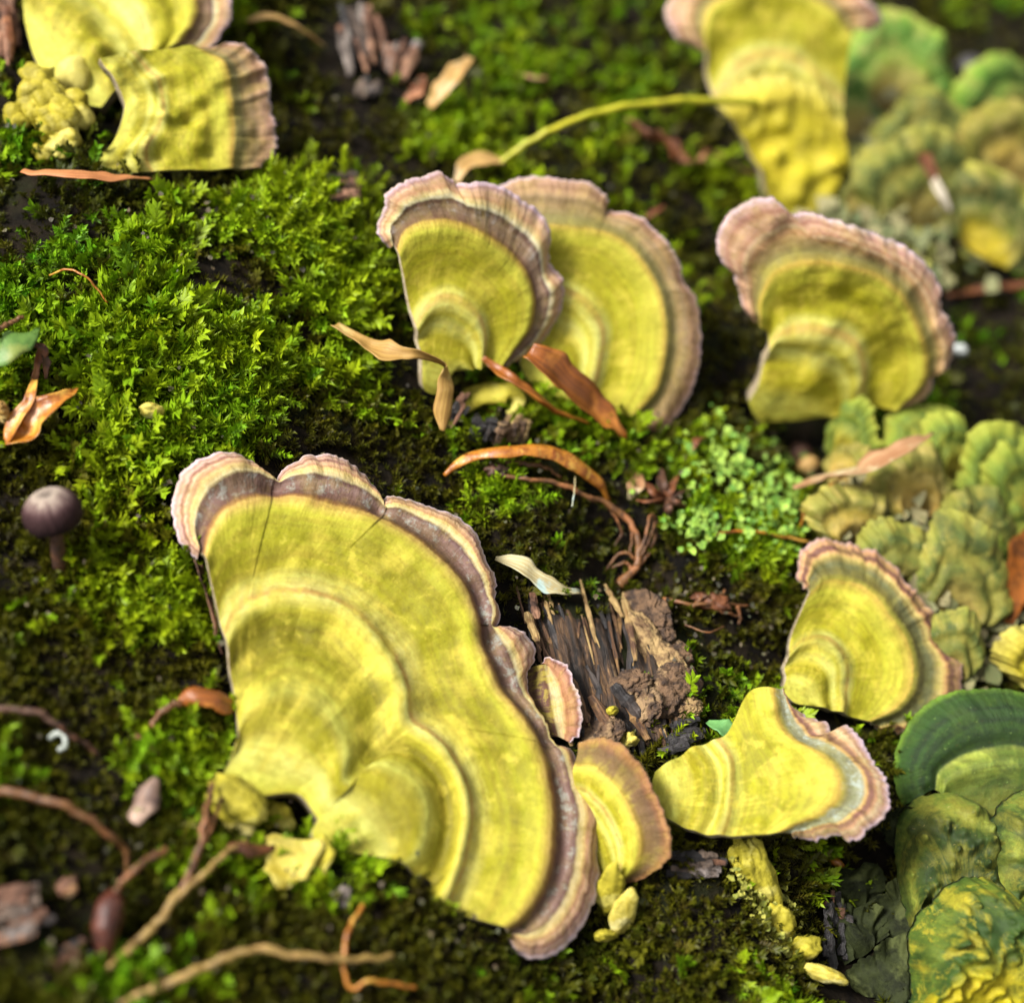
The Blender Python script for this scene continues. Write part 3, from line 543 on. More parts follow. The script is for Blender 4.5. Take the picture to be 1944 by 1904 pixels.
bracket('bracket_fungus', 'blurred yellow bracket with a pale pink margin at the top right, upper tier', [
    (0, [(1395, 230), (1440, 270), (1500, 290), (1560, 280), (1592, 255)]), (.3, [(1358, 200), (1400, 150), (1460, 130), (1520, 150), (1560, 190), (1592, 215)]), (.5, [(1340, 130), (1370, 60), (1440, 25), (1510, 30), (1570, 70), (1605, 120)]),
    (.72, [(1338, 98), (1330, 50), (1350, 5), (1420, -25), (1500, -20), (1570, 10), (1612, 62)]), (1, [(1333, 94), (1290, 72), (1267, 30), (1280, -5), (1330, -60), (1420, -90), (1520, -80), (1610, -40), (1645, 0), (1682, 35), (1660, 58)])],
    ((1370, 320), (1640, 380)), R(46), (FY9, FY9), HP, .72, 160, 50, GRP, (), .06, 9, .2, .8, 21, nf=.08)
FY9b = fungus_mat('top_right_lower_skin', [(0, (170, 160, 30)), (.3, (206, 192, 30)), (.55, (186, 174, 10)), (.8, (206, 192, 60)), (1, (214, 204, 100))], ((160, 150, 5), .6, 2.), None, .15, .3)
bracket('bracket_fungus', 'tapering yellow bracket at the top right, lower tier crossed by a green stalk', [
    (0, [(1462, 390), (1485, 402), (1510, 412), (1545, 404), (1572, 392)]), (.25, [(1440, 350), (1490, 352), (1550, 350), (1588, 345)]), (.5, [(1412, 280), (1480, 250), (1540, 260), (1602, 300)]), (1, [(1362, 200), (1385, 165), (1440, 148), (1500, 152), (1560, 180), (1592, 230), (1596, 262)])],
    ((1470, 400), (1600, 440)), R(36), (FY9b,), [(0, .05), (.3, .14), (.6, .08), (.8, .14), (1, -.04)], None, 120, 40, GRP, [(1480, 240, 20, .1), (1550, 320, 20, .09), (1450, 300, 20, -.06)]+nubs0(26, 1400, 1590, 190, 380, -.06, .12, 10, 24), .05, 7, .2, 3, 23, nf=.14, parts=('cap', 'margin', 'pore_surface'))
GREEN = fungus_mat('green_cap_skin', [(0, (120, 120, 40)), (.3, (96, 112, 34)), (.42, (150, 166, 60)), (.47, (176, 190, 80)), (.5, (44, 66, 12)), (.6, (34, 62, 12)), (.66, (52, 84, 18)), (.70, (28, 52, 10)), (.78, (44, 78, 16)), (.82, (28, 54, 12)), (.88, (40, 74, 14)), (.95, (50, 86, 14)), (1, (116, 156, 36))], ((20, 44, 6), .7, 2.6), (150, 180, 90), .15, 1.2, k=.62, light=(66, 96, 20), allover=True)
GREEN2 = fungus_mat('green_mottled_skin', [(0, (206, 184, 30)), (.25, (196, 178, 36)), (.45, (110, 116, 24)), (.6, (70, 84, 26)), (.8, (90, 100, 36)), (.93, (150, 150, 50)), (1, (190, 190, 80))], ((48, 66, 20), .85, 2.6), (206, 196, 100), .05, 1.2, ribs=.4, allover=True, light=(190, 176, 100))
LIME = fungus_mat('lime_cap_skin', [(0, (190, 164, 100)), (.35, (176, 164, 76)), (.5, (140, 160, 56)), (.65, (104, 146, 50)), (.8, (92, 140, 50)), (.92, (124, 168, 50)), (1, (170, 196, 70))], ((84, 120, 36), .5, 2.5), (190, 190, 110), .05, .8, ribs=.4, allover=True, light=(190, 176, 100))
TANG = fungus_mat('tan_green_skin', [(0, (150, 134, 70)), (.3, (166, 150, 76)), (.5, (98, 108, 38)), (.65, (134, 134, 54)), (.8, (80, 98, 34)), (.92, (146, 150, 56)), (1, (172, 172, 70))], ((54, 70, 24), .85, 2.2), (196, 180, 130), .05, .9, wob=2.2, ribs=.4, allover=True, light=(180, 170, 76))
TANB2 = fungus_mat('tan_ochre_skin', [(0, (176, 150, 90)), (.4, (190, 160, 76)), (.6, (164, 146, 56)), (.8, (124, 126, 46)), (1, (176, 170, 70))], ((100, 100, 40), .8, 2.6), (210, 190, 140), .05, .9, wob=2.2, ribs=.4, allover=True, light=(206, 186, 106))
OLIV = fungus_mat('olive_cap_skin', [(0, (180, 160, 70)), (.4, (166, 156, 44)), (.55, (124, 134, 40)), (.66, (96, 122, 40)), (.74, (136, 152, 48)), (.82, (96, 122, 42)), (.9, (136, 156, 46)), (1, (180, 190, 70))], ((80, 100, 30), .6, 2.6), None, .05, 1.0)
GG = 'algae-green bracket fungi at the lower right'
bracket('green_bracket', 'dark green velvety bracket with fine concentric zones at the lower right corner', [
    (0, [(1790, 1565), (1830, 1575), (1890, 1580), (1960, 1575), (1990, 1560)]), (.45, [(1776, 1500), (1785, 1465), (1830, 1440), (1890, 1425), (1950, 1430), (2010, 1470), (2030, 1520)]), (1, [(1718, 1530), (1703, 1480), (1706, 1425), (1730, 1375), (1768, 1335), (1815, 1314), (1870, 1308), (1950, 1315), (2030, 1350), (2070, 1420), (2080, 1500)])],
    ((1730, 1620), (1980, 1650)), R(36), (GREEN, GREEN, GREEN), [(0, .1), (.25, .16), (.40, .2), (.47, .1), (.6, .12), (.8, .08), (1, -.12)], None, 200, 60, GG, [(1760, 1500, 12, -.06)], .03, 8, .18, .6, 25)
rb = np.random.default_rng(44)
def nubs(n, x0, x1, y0, y1, a=.07, b=.2, r0=9, r1=20): return [(rb.uniform(x0, x1), rb.uniform(y0, y1), rb.uniform(r0, r1), rb.uniform(a, b)) for _ in range(n)]
COLM = fungus_mat('mottled_column_skin', [(0, (130, 146, 30)), (.3, (96, 116, 28)), (.5, (70, 94, 26)), (.62, (54, 80, 22)), (.76, (84, 108, 32)), (.86, (166, 176, 66)), (.93, (136, 156, 52)), (1, (76, 106, 30))], ((30, 54, 8), .95, 1.9), (206, 186, 120), .0, 1.0, wob=3.5, k=.46, light=(176, 172, 60), ribs=.05, allover=True)
COLY = fungus_mat('mottled_yellow_skin', [(0, (208, 192, 16)), (.36, (200, 186, 14)), (.48, (150, 152, 24)), (.60, (66, 94, 16)), (.8, (52, 80, 16)), (.92, (110, 130, 34)), (1, (76, 104, 22))], ((40, 70, 8), .9, 2.0), None, .0, 1.0, wob=4.5, k=.56, light=(216, 200, 50), ribs=.05, allover=True)
RND = [(0, -.1), (.2, .15), (.45, .3), (.7, .30), (.82, .2), (.92, .04), (1, -.26)]
bracket('green_bracket', 'lumpy olive bracket with a yellow top ridge directly under the dark green one', [
    (0, [(1745, 1800), (1800, 1830), (1860, 1830), (1900, 1790)]), (.5, [(1738, 1720), (1775, 1670), (1835, 1660), (1890, 1710)]), (1, [(1738, 1800), (1722, 1720), (1708, 1630), (1712, 1560), (1740, 1516), (1800, 1500), (1860, 1516), (1896, 1560), (1908, 1640), (1908, 1740)])],
    ((1720, 1850), (1900, 1860)), R(28), (COLM, COLM, COLM), RND, None, 150, 60, GG, nubs(60, 1720, 1900, 1530, 1780, .06, .16, 6, 15), .02, 6, .3, .6, 27, nf=.1)
bracket('green_bracket', 'lumpy olive bracket at the right frame edge, right of the other olive one', [
    (0, [(1900, 1790), (1960, 1820), (2040, 1800)]), (.5, [(1895, 1720), (1940, 1650), (2000, 1640), (2070, 1680)]), (1, [(1884, 1790), (1880, 1700), (1886, 1610), (1915, 1540), (1980, 1505), (2060, 1530), (2120, 1620)])],
    ((1880, 1840), (2060, 1850)), R(27), (COLM, COLM, COLM), RND, None, 130, 50, GG, nubs(44, 1880, 2000, 1540, 1780, .06, .16, 6, 15), .02, 6, .3, .6, 29, nf=.1)
bracket('green_bracket', 'lumpy bright yellow bracket with green patches at the bottom right corner', [
    (0, [(1735, 1990), (1850, 2010), (2000, 2000), (2080, 1990)]), (.5, [(1752, 1880), (1800, 1830), (1900, 1815), (2050, 1850)]), (1, [(1748, 1960), (1754, 1860), (1750, 1800), (1768, 1745), (1800, 1705), (1840, 1676), (1890, 1672), (1950, 1700), (2020, 1690), (2100, 1740)])],
    ((1700, 1990), (2000, 2010)), R(30), (COLY, COLY, COLY), RND, None, 170, 70, GG, nubs(150, 1755, 1980, 1690, 1900, .03, .10, 5, 13), .02, 8, .3, .7, 31, nf=.1)
# ---- small fans: a base point, a direction on the log, a length and a width
def fan(name, label, bx, by, ang, L, Wd, mat, tilt=36, group=None, cat='bracket fungus', seed=1, lobes=0, hp=None, nf=.05, thick=.09, ruffle=.09, lift=.08, nu=90, nv=30):
    a = R(ang); d = np.array([math.cos(a), -math.sin(a)]); p = np.array([d[1], -d[0]])   # p points left of the growth
    b = np.array([bx, by], float); ph = np.radians(np.linspace(128, -128, 15)); c = b+d*L*.42
    lb = 1+lobes*np.cos(ph*3+seed)*.08+.05*np.sin(ph*5+seed*2)+.16*vn(ph*1.3, ph*0, seed*1.7, 14)
    rim = [tuple(c+(d*math.cos(q)*L*.58+p*math.sin(q)*Wd*.5)*k) for q, k in zip(ph, lb)]
    mid = [tuple(b+(np.array(r)-b)*.55) for r in rim]
    bs = [tuple(b+p*Wd*.20), tuple(b-d*L*.03), tuple(b-p*Wd*.20)]
    hg = b-d*L*.05
    return bracket(name, label, [(0, bs), (.55, mid), (1, rim)], (tuple(hg+p*Wd*.4), tuple(hg-p*Wd*.4)), R(tilt), (mat, mat, mat), hp or [(0, .02), (.3, .12), (.52, .16), (.6, .1), (.8, .1), (1, -.08)], None, nu, nv, group, (), ruffle, 9, thick, 1.5, seed, lift, nf=nf, cat=cat)
rc = np.random.default_rng(12)
G2 = 'small green brackets in the right-hand cluster'
G3 = 'blurred green and tan brackets at the top right'
for a in [
    ('bright lime green rounded bracket at the top right, beside the pink-rimmed yellow one', 1690, 215, 82, 175, 190, LIME, 40, G3),
    ('pale lime bracket lobe touching the yellow top right bracket', 1625, 265, 110, 120, 110, LIME, 36, G3),
    ('lime green bracket at the right frame edge near the top', 1925, 250, 110, 130, 190, LIME, 40, G3),
    ('tan and olive bracket under the bright lime one at the top right', 1745, 330, 80, 150, 190, TANG, 36, G3),
    ('olive ring-like bracket around the orange shard at the top right', 1740, 430, 88, 170, 190, TANG, 34, G3),
    ('tan bracket with olive edge at the right frame edge, below the lime one', 1910, 380, 80, 160, 190, TANB2, 34, G3),
    ('dark mossy green bracket right of the pale pointed shard', 1860, 480, 75, 150, 210, GREEN2, 32, G3),
    ('yellowish green bracket below the tapering yellow tier', 1620, 430, 80, 140, 130, TANG, 34, G3),
    ('small rounded green bracket knob at the top left of the right-hand cluster', 1628, 875, 92, 112, 66, OLIV, 46, G2),
    ('yellow-edged green bracket with a flat top above the dead leaf', 1750, 885, 82, 112, 110, OLIV, 44, G2),
    ('narrow upright green bracket with thin growth lines, right of the dead leaf', 1800, 925, 76, 120, 80, OLIV, 44, G2),
    ('lobed green bracket fan at the right frame edge of the cluster', 1880, 985, 78, 165, 150, OLIV, 40, G2),
    ('green bracket fan cut off by the right frame edge in the cluster', 1960, 1010, 95, 160, 150, OLIV, 40, G2),
    ('yellow ochre bracket stub left of the dead leaf', 1615, 925, 95, 80, 70, TANB2, 40, G2),
    ('broad ochre bracket beneath the dead leaf', 1735, 985, 85, 140, 130, TANB2, 30, G2),
    ('pale tan bracket lobe with a creamy top, left part of the cluster', 1620, 1040, 95, 110, 120, TANB2, 34, G2),
    ('tan bracket with one green band in the middle of the cluster', 1830, 1075, 78, 135, 140, TANG, 38, G2),
    ('ochre fan bracket with a pale edge, lowest large one of the cluster', 1800, 1170, 70, 165, 150, TANG, 36, G2),
    ('greenish tan bracket above the frayed brown rim', 1700, 1110, 88, 110, 110, TANG, 34, G2),
    ('faint olive bracket low in the cluster beside the frayed rim', 1790, 1290, 75, 120, 100, TANG, 30, G2),
    ('yellow green bracket at the right frame edge under the lobed fan', 1950, 1060, 110, 110, 120, OLIV, 34, G2),
    ('yellow bracket sliver at the right frame edge above the dark green bracket', 1990, 1310, 105, 120, 90, FY9b, 40, G2),
    ]:
    fan('small_bracket', a[0], a[1], a[2], a[3]+rc.normal(0, 9), a[4]*1.1, a[5]*1.22, a[6], a[7]+rc.uniform(-4, 10), a[8], 'bracket fungus', seed=a[1] % 37, lobes=1, nf=.11)

# ------------------------------------------------------------------ the moss grows round the brackets, not through them
BOX = (-330, 2280, -330, 2200)
moss_field('feather_moss', 'bright green feathery moss carpeting the log', {'ovate': .45, 'feather': .55}, 20000, BOX, .36, 1, upright=.75)
moss_field('cushion_moss', 'short dark olive moss filling in between the bright fronds', {'star': 1.}, 19000, BOX, .29, 2, upright=.45, bias=-.10, bare=.75)

# ------------------------------------------------------------------ lumps, tubes, ribbons
_ico = {}
def ico(n):
    if n not in _ico:
        bm = bmesh.new(); bmesh.ops.create_icosphere(bm, subdivisions=n, radius=1); bm.verts.ensure_lookup_table()
        _ico[n] = (np.array([v.co[:] for v in bm.verts]), np.array([[v.index for v in f.verts] for f in bm.faces])); bm.free()
    return _ico[n]
def rotm(rx, ry, rz):
    cx, sx, cy, sy, cz, sz = math.cos(rx), math.sin(rx), math.cos(ry), math.sin(ry), math.cos(rz), math.sin(rz)
    return np.array([[cz, -sz, 0], [sz, cz, 0], [0, 0, 1]])@np.array([[cy, 0, sy], [0, 1, 0], [-sy, 0, cy]])@np.array([[1, 0, 0], [0, cx, -sx], [0, sx, cx]])
def lump_v(c, rad, rot=(0, 0, 0), amp=.25, fr=1.6, seed=1, n=4, ridge=False):
    v, f = ico(n); nn = fbm(v[:, 0]*fr, v[:, 1]*fr, v[:, 2]*fr+seed*7.3, seed, 4)
    if ridge: nn = .4-np.abs(nn)*1.6
    q = v*(1+amp*nn)[:, None]*np.array(rad); return q@rotm(*rot).T+np.array(c), f
def tube_v(P, rad, ns=8, flat=1.0, seed=0, rough=0.0):
    P = np.array(P); n = len(P); rad = np.broadcast_to(rad, (n,)).astype(float)
    T = unit(np.gradient(P, axis=0)); u0 = np.array([.3, .2, .93]); V = []; 
    A = unit(np.cross(T, u0)); B = np.cross(T, A); an = np.linspace(0, 2*math.pi, ns, endpoint=False)
    rr = rad[:, None]*np.ones((1, ns))
    if rough: rr = rr*(1+rough*fbm(np.arange(n)[:, None]*.7+0*an, np.cos(an)[None]*1.2, np.sin(an)[None]*1.2+seed, 31, 2))
    V = P[:, None]+A[:, None]*(np.cos(an)[None]*rr)[..., None]+B[:, None]*(np.sin(an)[None]*rr*flat)[..., None]
    i = np.arange(n*ns).reshape(n, ns); j = np.roll(i, -1, 1)
    F = np.stack([i[:-1], j[:-1], j[1:], i[1:]], -1).reshape(-1, 4).tolist()
    F.append(i[0][::-1].tolist()); F.append(i[-1].tolist())
    uv = np.stack([np.broadcast_to(np.linspace(0, 1, ns)[None], (n, ns)), np.broadcast_to(np.linspace(0, 1, n)[:, None], (n, ns))], -1).reshape(-1, 2)
    return V.reshape(-1, 3), F, uv
def path(pts, n):
    """rows px, py, height over the log -> smooth 3D path"""
    q = catmull(pts, n); return PT(q[:, 0], q[:, 1], q[:, 2])
def twig(name, label, pts, r0, r1, mat, cat='twig', group=None, n=40, parent=None, rough=.45, flat=1):
    P = path(pts, n); P = P+.02*np.stack([vn(np.arange(n)*.5, np.zeros(n), k, 12) for k in (1, 2, 3)], 1)*min(1, r0*20)
    v, f, uv = tube_v(P, np.linspace(r0, r1, n), 8, flat, len(label or name), rough)
    o = mesh(name, v, f, mat, parent, uv)
    return tag(o, label, cat, group) if parent is None else o
def blade_v(P, wid, twist, cup=.25, th=.012, m=9, base_n=None):
    """leaf or straw blade along P with width wid[], twist[] angle (rad) about the path, cupped section, real thickness"""
    P = np.array(P); n = len(P); T = unit(np.gradient(P, axis=0)); nn = gn(P[:, 0], P[:, 1]) if base_n is None else np.broadcast_to(base_n, (n, 3))
    sdir = unit(np.cross(T, nn)); up = np.cross(sdir, T)
    c, s_ = np.cos(twist)[:, None], np.sin(twist)[:, None]; S1 = sdir*c+up*s_; N1 = -sdir*s_+up*c
    x = np.linspace(-1, 1, m)
    V = P[:, None]+S1[:, None]*(x[None]*np.array(wid)[:, None]*.5)[..., None]+N1[:, None]*(cup*(x**2)[None]*np.array(wid)[:, None]*.5)[..., None]
    Vb = V-N1[:, None]*th; i = np.arange(n*m).reshape(n, m)
    q = np.stack([i[:-1, :-1], i[:-1, 1:], i[1:, 1:], i[1:, :-1]], -1).reshape(-1, 4); k = n*m
    ring = np.r_[i[0], i[1:, -1], i[-1, -2::-1], i[-2:0:-1, 0]]; r2 = np.roll(ring, -1)
    F = np.vstack([q, q[:, ::-1]+k, np.stack([ring, ring+k, r2+k, r2], -1)])
    uv = np.stack([np.broadcast_to(np.linspace(0, 1, m)[None], (n, m)), np.broadcast_to(np.linspace(0, 1, n)[:, None], (n, m))], -1).reshape(-1, 2)
    return np.vstack([V.reshape(-1, 3), Vb.reshape(-1, 3)]), F, np.vstack([uv, uv])
def blade(name, label, pts, wids, mat, twist=(0, 0), cup=.25, n=36, cat='leaf', group=None, parent=None, th=.012, wav=.0, seed=1):
    """pts px,py,h ; wids in plan pixels along the length"""
    P = path(pts, n); u = np.linspace(0, 1, n); wd = np.interp(u, np.linspace(0, 1, len(wids)), wids)/170.*1.05; wd = np.maximum(wd*(1+.16*vn(u*9, u*0, len(label or name)+seed, 33)), .012); wav = wav or .022
    tw = np.interp(u, np.linspace(0, 1, len(twist)), twist)
    v, f, uv = blade_v(P, wd, tw, cup, th)
    if wav: v = v+wav*np.stack([vn(v[:, 0]*6, v[:, 1]*6, v[:, 2]*6+k, seed+k) for k in range(3)], 1)
    o = mesh(name, v, f, mat, parent, uv)
    return tag(o, label, cat, group) if parent is None else o
def bark(name, label, px, py, W, Hh, mats, seed, h=.15, lean=.6, n=6, hs=.75):
    """a bark or wood chunk: broken slivers lying side by side as one piece"""
    r = np.random.default_rng(seed); e = empty(name, tuple(pt(px, py)), label, 'bark piece')
    a0 = R(82 if Hh >= W else 12)+r.normal(0, .2); d = np.array([math.cos(a0), -math.sin(a0)]); p = np.array([d[1], -d[0]]); Lm, Wm = max(W, Hh), min(W, Hh); k = n*2
    for i in range(k):
        o = ((i+.5)/k-.5)*Wm*.8+r.normal(0, 2); L = Lm*r.uniform(.4, .85); c = np.array([px, py])+p*o+d*r.normal(0, Lm*.13); a = r.normal(0, .10); dd = d*math.cos(a)+p*math.sin(a)
        m_ = 8; hh = h*r.uniform(.3, 1.1); pts = [(c[0]+dd[0]*t_*L, c[1]+dd[1]*t_*L, max(.02, hh+lean*.25*(t_+.5))) for t_ in (-.5, 0, .5)]
        rad = Wm/170/k*r.uniform(1.1, 2.2)*(.45+.55*np.sin(np.linspace(.4, 2.7, m_)))*r.uniform(.7, 1.25, m_)
        v, f, uv = tube_v(path(pts, m_), rad, 7, .75, seed+i, .6); mesh('slab', v, f, mats[int(r.integers(len(mats)))], e, uv, smooth=False)
    return e
def rock(name, label, px, py, rad, mat, rot=(0, 0, 0), amp=.3, fr=1.6, seed=1, h=0, cat='bark piece', group=None, n=4, parent=None, ridge=False):
    v, f = lump_v(pt(px, py, h), rad, rot, amp, fr, seed, n, ridge); o = mesh(name, v, f, mat, parent)
    return tag(o, label, cat, group) if parent is None else o
STRAW = plain_mat('dry_straw', (196, 156, 80), (150, 110, 50), 5, .55, .5, .02, (206, 180, 110), (14, 1.5), trans=.15)
SCALE = plain_mat('bud_scale', (172, 98, 30), (108, 56, 16), 5, .35, .4, .02, (206, 130, 50), (16, 1.5), spec=.6, trans=.1)
HUSK = plain_mat('amber_husk', (200, 130, 40), (140, 74, 20), 7, .35, .7, .03, (222, 170, 70), None, spec=.6, trans=.15)
ROOT = plain_mat('rootlet', (118, 78, 38), (72, 44, 24), 9, .55, .4, .01, (150, 96, 56))
DTWIG = plain_mat('dark_twig', (84, 52, 30), (46, 28, 18), 9, .65, .5, .02, (120, 76, 50))
OTWIG = plain_mat('olive_twig', (150, 122, 60), (110, 84, 40), 9, .6, .5, .01, (176, 140, 80))
GSTEM = plain_mat('green_stalk', (160, 160, 20), (190, 180, 40), 5, .45, .2, .01)
PALE = plain_mat('pale_sliver', (206, 200, 160), (176, 150, 90), 5, .5, .4, .02, (190, 214, 206), (10, 1.2))
TANL = plain_mat('tan_dead_leaf', (206, 170, 100), (170, 126, 70), 5, .6, .4, .02, (214, 186, 140), (12, 2), trans=.15)
REDL = plain_mat('red_brown_leaf', (124, 72, 36), (78, 42, 22), 6, .6, .6, .03, (170, 114, 76), None, trans=.1)
PINKL = plain_mat('pinkish_leaf', (184, 148, 104), (150, 96, 62), 4, .6, .4, .02, (200, 182, 140), (9, 1.2), trans=.15)
GLEAF = plain_mat('green_leaf', (104, 140, 60), (76, 112, 44), 5, .5, .3, .02, (136, 150, 70), trans=.2)
GLEAF2 = plain_mat('sea_green_leaf', (120, 176, 100), (96, 150, 84), 5, .5, .3, .02, None, trans=.2)
GREYB = plain_mat('grey_bark', (112, 94, 80), (52, 42, 36), 5, .8, .9, .08, (140, 128, 122))
BRNB = plain_mat('brown_bark', (130, 90, 66), (62, 40, 30), 4, .8, .9, .08, (160, 118, 90))
TANB = plain_mat('tan_wood', (206, 176, 116), (150, 112, 66), 5, .75, .8, .05, (96, 66, 46), (7, 2.5))
CHARB = plain_mat('charred_wood', (52, 46, 46), (24, 20, 20), 6, .55, .9, .05, (84, 72, 66), (9, 2.5), spec=.6)
WOODB = plain_mat('brown_wood', (130, 92, 60), (70, 48, 34), 6, .7, .9, .05, (170, 130, 80), (9, 2.5))
YLUMP = plain_mat('yellow_fungus_flesh', (196, 182, 50), (140, 130, 10), 5, .7, .8, .06, (218, 206, 100), k=.62)
CREAML = plain_mat('cream_flesh', (218, 202, 96), (180, 160, 40), 5, .7, .7, .05, (228, 216, 140), k=.64)
DGREY = plain_mat('dark_lichen', (46, 52, 24), (24, 28, 12), 5, .8, .8, .05, (76, 82, 44), spec=.15)

# exposed wood: long splinters lying side by side on the log
rs = np.random.default_rng(5)
def splinter(px, py, L, wd, mat, ang, hh, seed):
    a = R(ang); dx, dy = math.cos(a), -math.sin(a); n = 9
    pts = [(px+dx*t*L, py+dy*t*L, hh+.02*math.sin(t*3+seed)) for t in np.linspace(-.5, .5, 4)]
    P = path(pts, n); rad = wd*(.35+.65*np.sin(np.linspace(.35, 2.8, n)))*rs.uniform(.7, 1.25, n)
    v, f, uv = tube_v(P, rad, 7, .6, seed, .5); o = mesh('wood_splinter', v, f, mat, log, uv, smooth=False)
wx = np.linspace(0, 1, 120); wy = np.linspace(0, 1, 120); WX, WY = np.meshgrid(wx, wy)
wpx = 955+WX*370+WY*70; wpy = 1105+WY*310+WX*70
Pw = PT(wpx.ravel(), wpy.ravel()).reshape(120, 120, 3)
edge = np.minimum(np.minimum(WX, 1-WX), np.minimum(WY, 1-WY))
Pw[..., 2] += -.08+.16*sstep(0, .25, edge)+.07*fbm(WX*26, WY*4, 1, 61, 3)+.06*fbm(WX*9, WY*6, 2, 62, 3)-.10*sstep(.15, .5, fbm(WX*11, WY*2.2, 3, 63, 2))
gi_ = np.arange(14400).reshape(120, 120); q_ = np.stack([gi_[:-1, :-1], gi_[1:, :-1], gi_[1:, 1:], gi_[:-1, 1:]], -1).reshape(-1, 4)
def woodmat():
    t = NT('weathered_wood'); uv = t.n('ShaderNodeUVMap').outputs[0]; ob = obc(t)
    mp = t.n('ShaderNodeMapping'); t.l(uv, mp.inputs[0]); mp.inputs['Scale'].default_value = (26, 3, 1); f = t.noise(mp.outputs[0], 1, 6, .7, .4)
    mp2 = t.n('ShaderNodeMapping'); t.l(uv, mp2.inputs[0]); mp2.inputs['Scale'].default_value = (7, 3, 1); g = t.noise(mp2.outputs[0], 1, 4, .65, .5)
    c = t.ramp(f, [(0, (24, 20, 18)), (.42, (44, 36, 31)), (.54, (78, 58, 42)), (.64, (130, 98, 64)), (.76, (190, 160, 110)), (1, (214, 190, 140))])
    c = t.mix(t.vramp(g, .46, .56, 0, .85), c, t.mix(1, c, c4((96, 88, 86), 1), 'MULTIPLY'))
    t.l(c, t.b.inputs['Base Color']); t.b.inputs['Roughness'].default_value = .65; t.b.inputs['Specular IOR Level'].default_value = .3
    t.l(t.bump(f, .9, .06, t.bump(t.noise(ob, 22, 4, .7), .7, .03)), t.b.inputs['Normal']); return t.m
mesh('bare_wood', Pw.reshape(-1, 3), q_, woodmat(), log, np.stack([WX, WY], -1).reshape(-1, 2))
for i in range(64):
    fx = rs.uniform(0, 1); fy = rs.uniform(0, 1); x = 985+fx*235+fy*70+rs.normal(0, 6); y = 1135+fy*260+fx*30
    ct = fx+rs.normal(0, .16)
    m = WOODB if ct < .33 else (CHARB if ct < .8 else WOODB)
    if rs.uniform() < .16: m = TANB
    splinter(x, y, rs.uniform(40, 150), rs.uniform(.011, .028)*(1.5 if m is CHARB else 1), m, -72+rs.normal(0, 8)-fx*12, rs.uniform(.03, .08), i)
for i, (x, y, L, wd, a, m, h) in enumerate([(1195, 1190, 130, .05, -80, TANB, .16), (1165, 1140, 70, .04, -62, TANB, .14), (1100, 1330, 90, .06, -70, WOODB, .12), (1150, 1370, 110, .07, -60, WOODB, .1), (1190, 1330, 80, .09, -50, CHARB, .14), (1210, 1370, 80, .07, -60, WOODB, .1),
        (1010, 1190, 60, .05, -70, TANB, .16), (1015, 1150, 50, .05, -80, BRNB, .14)]):
    splinter(x, y, L, wd, m, a, h, 100+i)
# crumbly pale flakes of wood on the right of the bare patch
def crumb(px, py, rad, mat, h, seed, rz=0.0):
    v, f = lump_v(pt(px, py, h), rad, (rs.normal(0, .25), rs.normal(0, .25)-.2, rz), .75, 2.6, seed, 5, True); mesh('wood_flake', v, f, mat, log)
CRUMB = plain_mat('crumbly_wood', (190, 158, 104), (110, 80, 52), 7, .8, 1., .09, (206, 180, 124), k=.58); CRUMB2 = plain_mat('crumbly_brown_wood', (124, 94, 66), (54, 38, 28), 7, .8, 1., .09, (160, 130, 92), k=.62)
for i, a in enumerate([(1235, 1225, (.13, .36, .05), CRUMB, .08, .5), (1262, 1262, (.16, .3, .05), CRUMB, .08, .6), (1225, 1165, (.2, .3, .07), CRUMB2, .12, .9), (1285, 1300, (.24, .2, .1), CRUMB2, .14, .2), (1262, 1330, (.2, .16, .09), CRUMB2, .12, .3), (1300, 1345, (.16, .12, .08), CRUMB, .1, .1), (1195, 1300, (.2, .14, .07), CRUMB2, .12, .3), (1215, 1345, (.22, .2, .07), CRUMB2, .08, .3), (1135, 1395, (.24, .2, .07), CRUMB2, .08, .3), (1250, 1190, (.1, .2, .05), CRUMB2, .14, .7), (1290, 1240, (.1, .16, .06), CRUMB2, .12, .7)]):
    crumb(a[0], a[1], a[2], a[3], a[4], 200+i, a[5])

# bark pieces
BK = 'bark_piece'
GREYB2 = plain_mat('pale_grey_bark', (140, 128, 118), (76, 64, 58), 5, .8, .9, .08, (176, 168, 170))
bark(BK, 'grey weathered bark chunk at the top, tallest of the loose pieces', 685, 80, 95, 130, [GREYB, GREYB2, CHARB, BRNB], 3, .2, .9, 9)
bark(BK, 'brown bark chunk with a pale corner, right of the grey chunk at the top', 758, 112, 60, 80, [BRNB, BRNB, GREYB2], 4, .2, .8, 5)
bark(BK, 'small dark bark crumb below the grey chunk at the top', 700, 165, 40, 40, [CHARB, GREYB], 5, .1, .4, 3)
bark(BK, 'reddish bark strip standing at the top left frame edge', 10, 45, 60, 150, [BRNB, REDL, BRNB], 6, .2, .9, 6)
bark(BK, 'greyish bark chip in the moss between the two upper yellow brackets', 660, 355, 70, 60, [GREYB, BRNB], 7, .2, .4, 4)
bark(BK, 'upright brown wood stub beside the twisted straw', 868, 780, 26, 80, [BRNB, CHARB], 8, .25, 1.1, 4)
bark(BK, 'black charred stub under the central bracket pair', 918, 815, 44, 60, [CHARB], 9, .15, 1.0, 4)
bark(BK, 'pale tan wood stub under the central bracket pair', 972, 815, 56, 66, [CRUMB, CRUMB2], 10, .2, 1.0, 5)
bark(BK, 'grey brown bark lump at the left frame edge near the bottom', 25, 1735, 130, 120, [GREYB, BRNB, CHARB, GREYB], 11, .16, .4, 9)
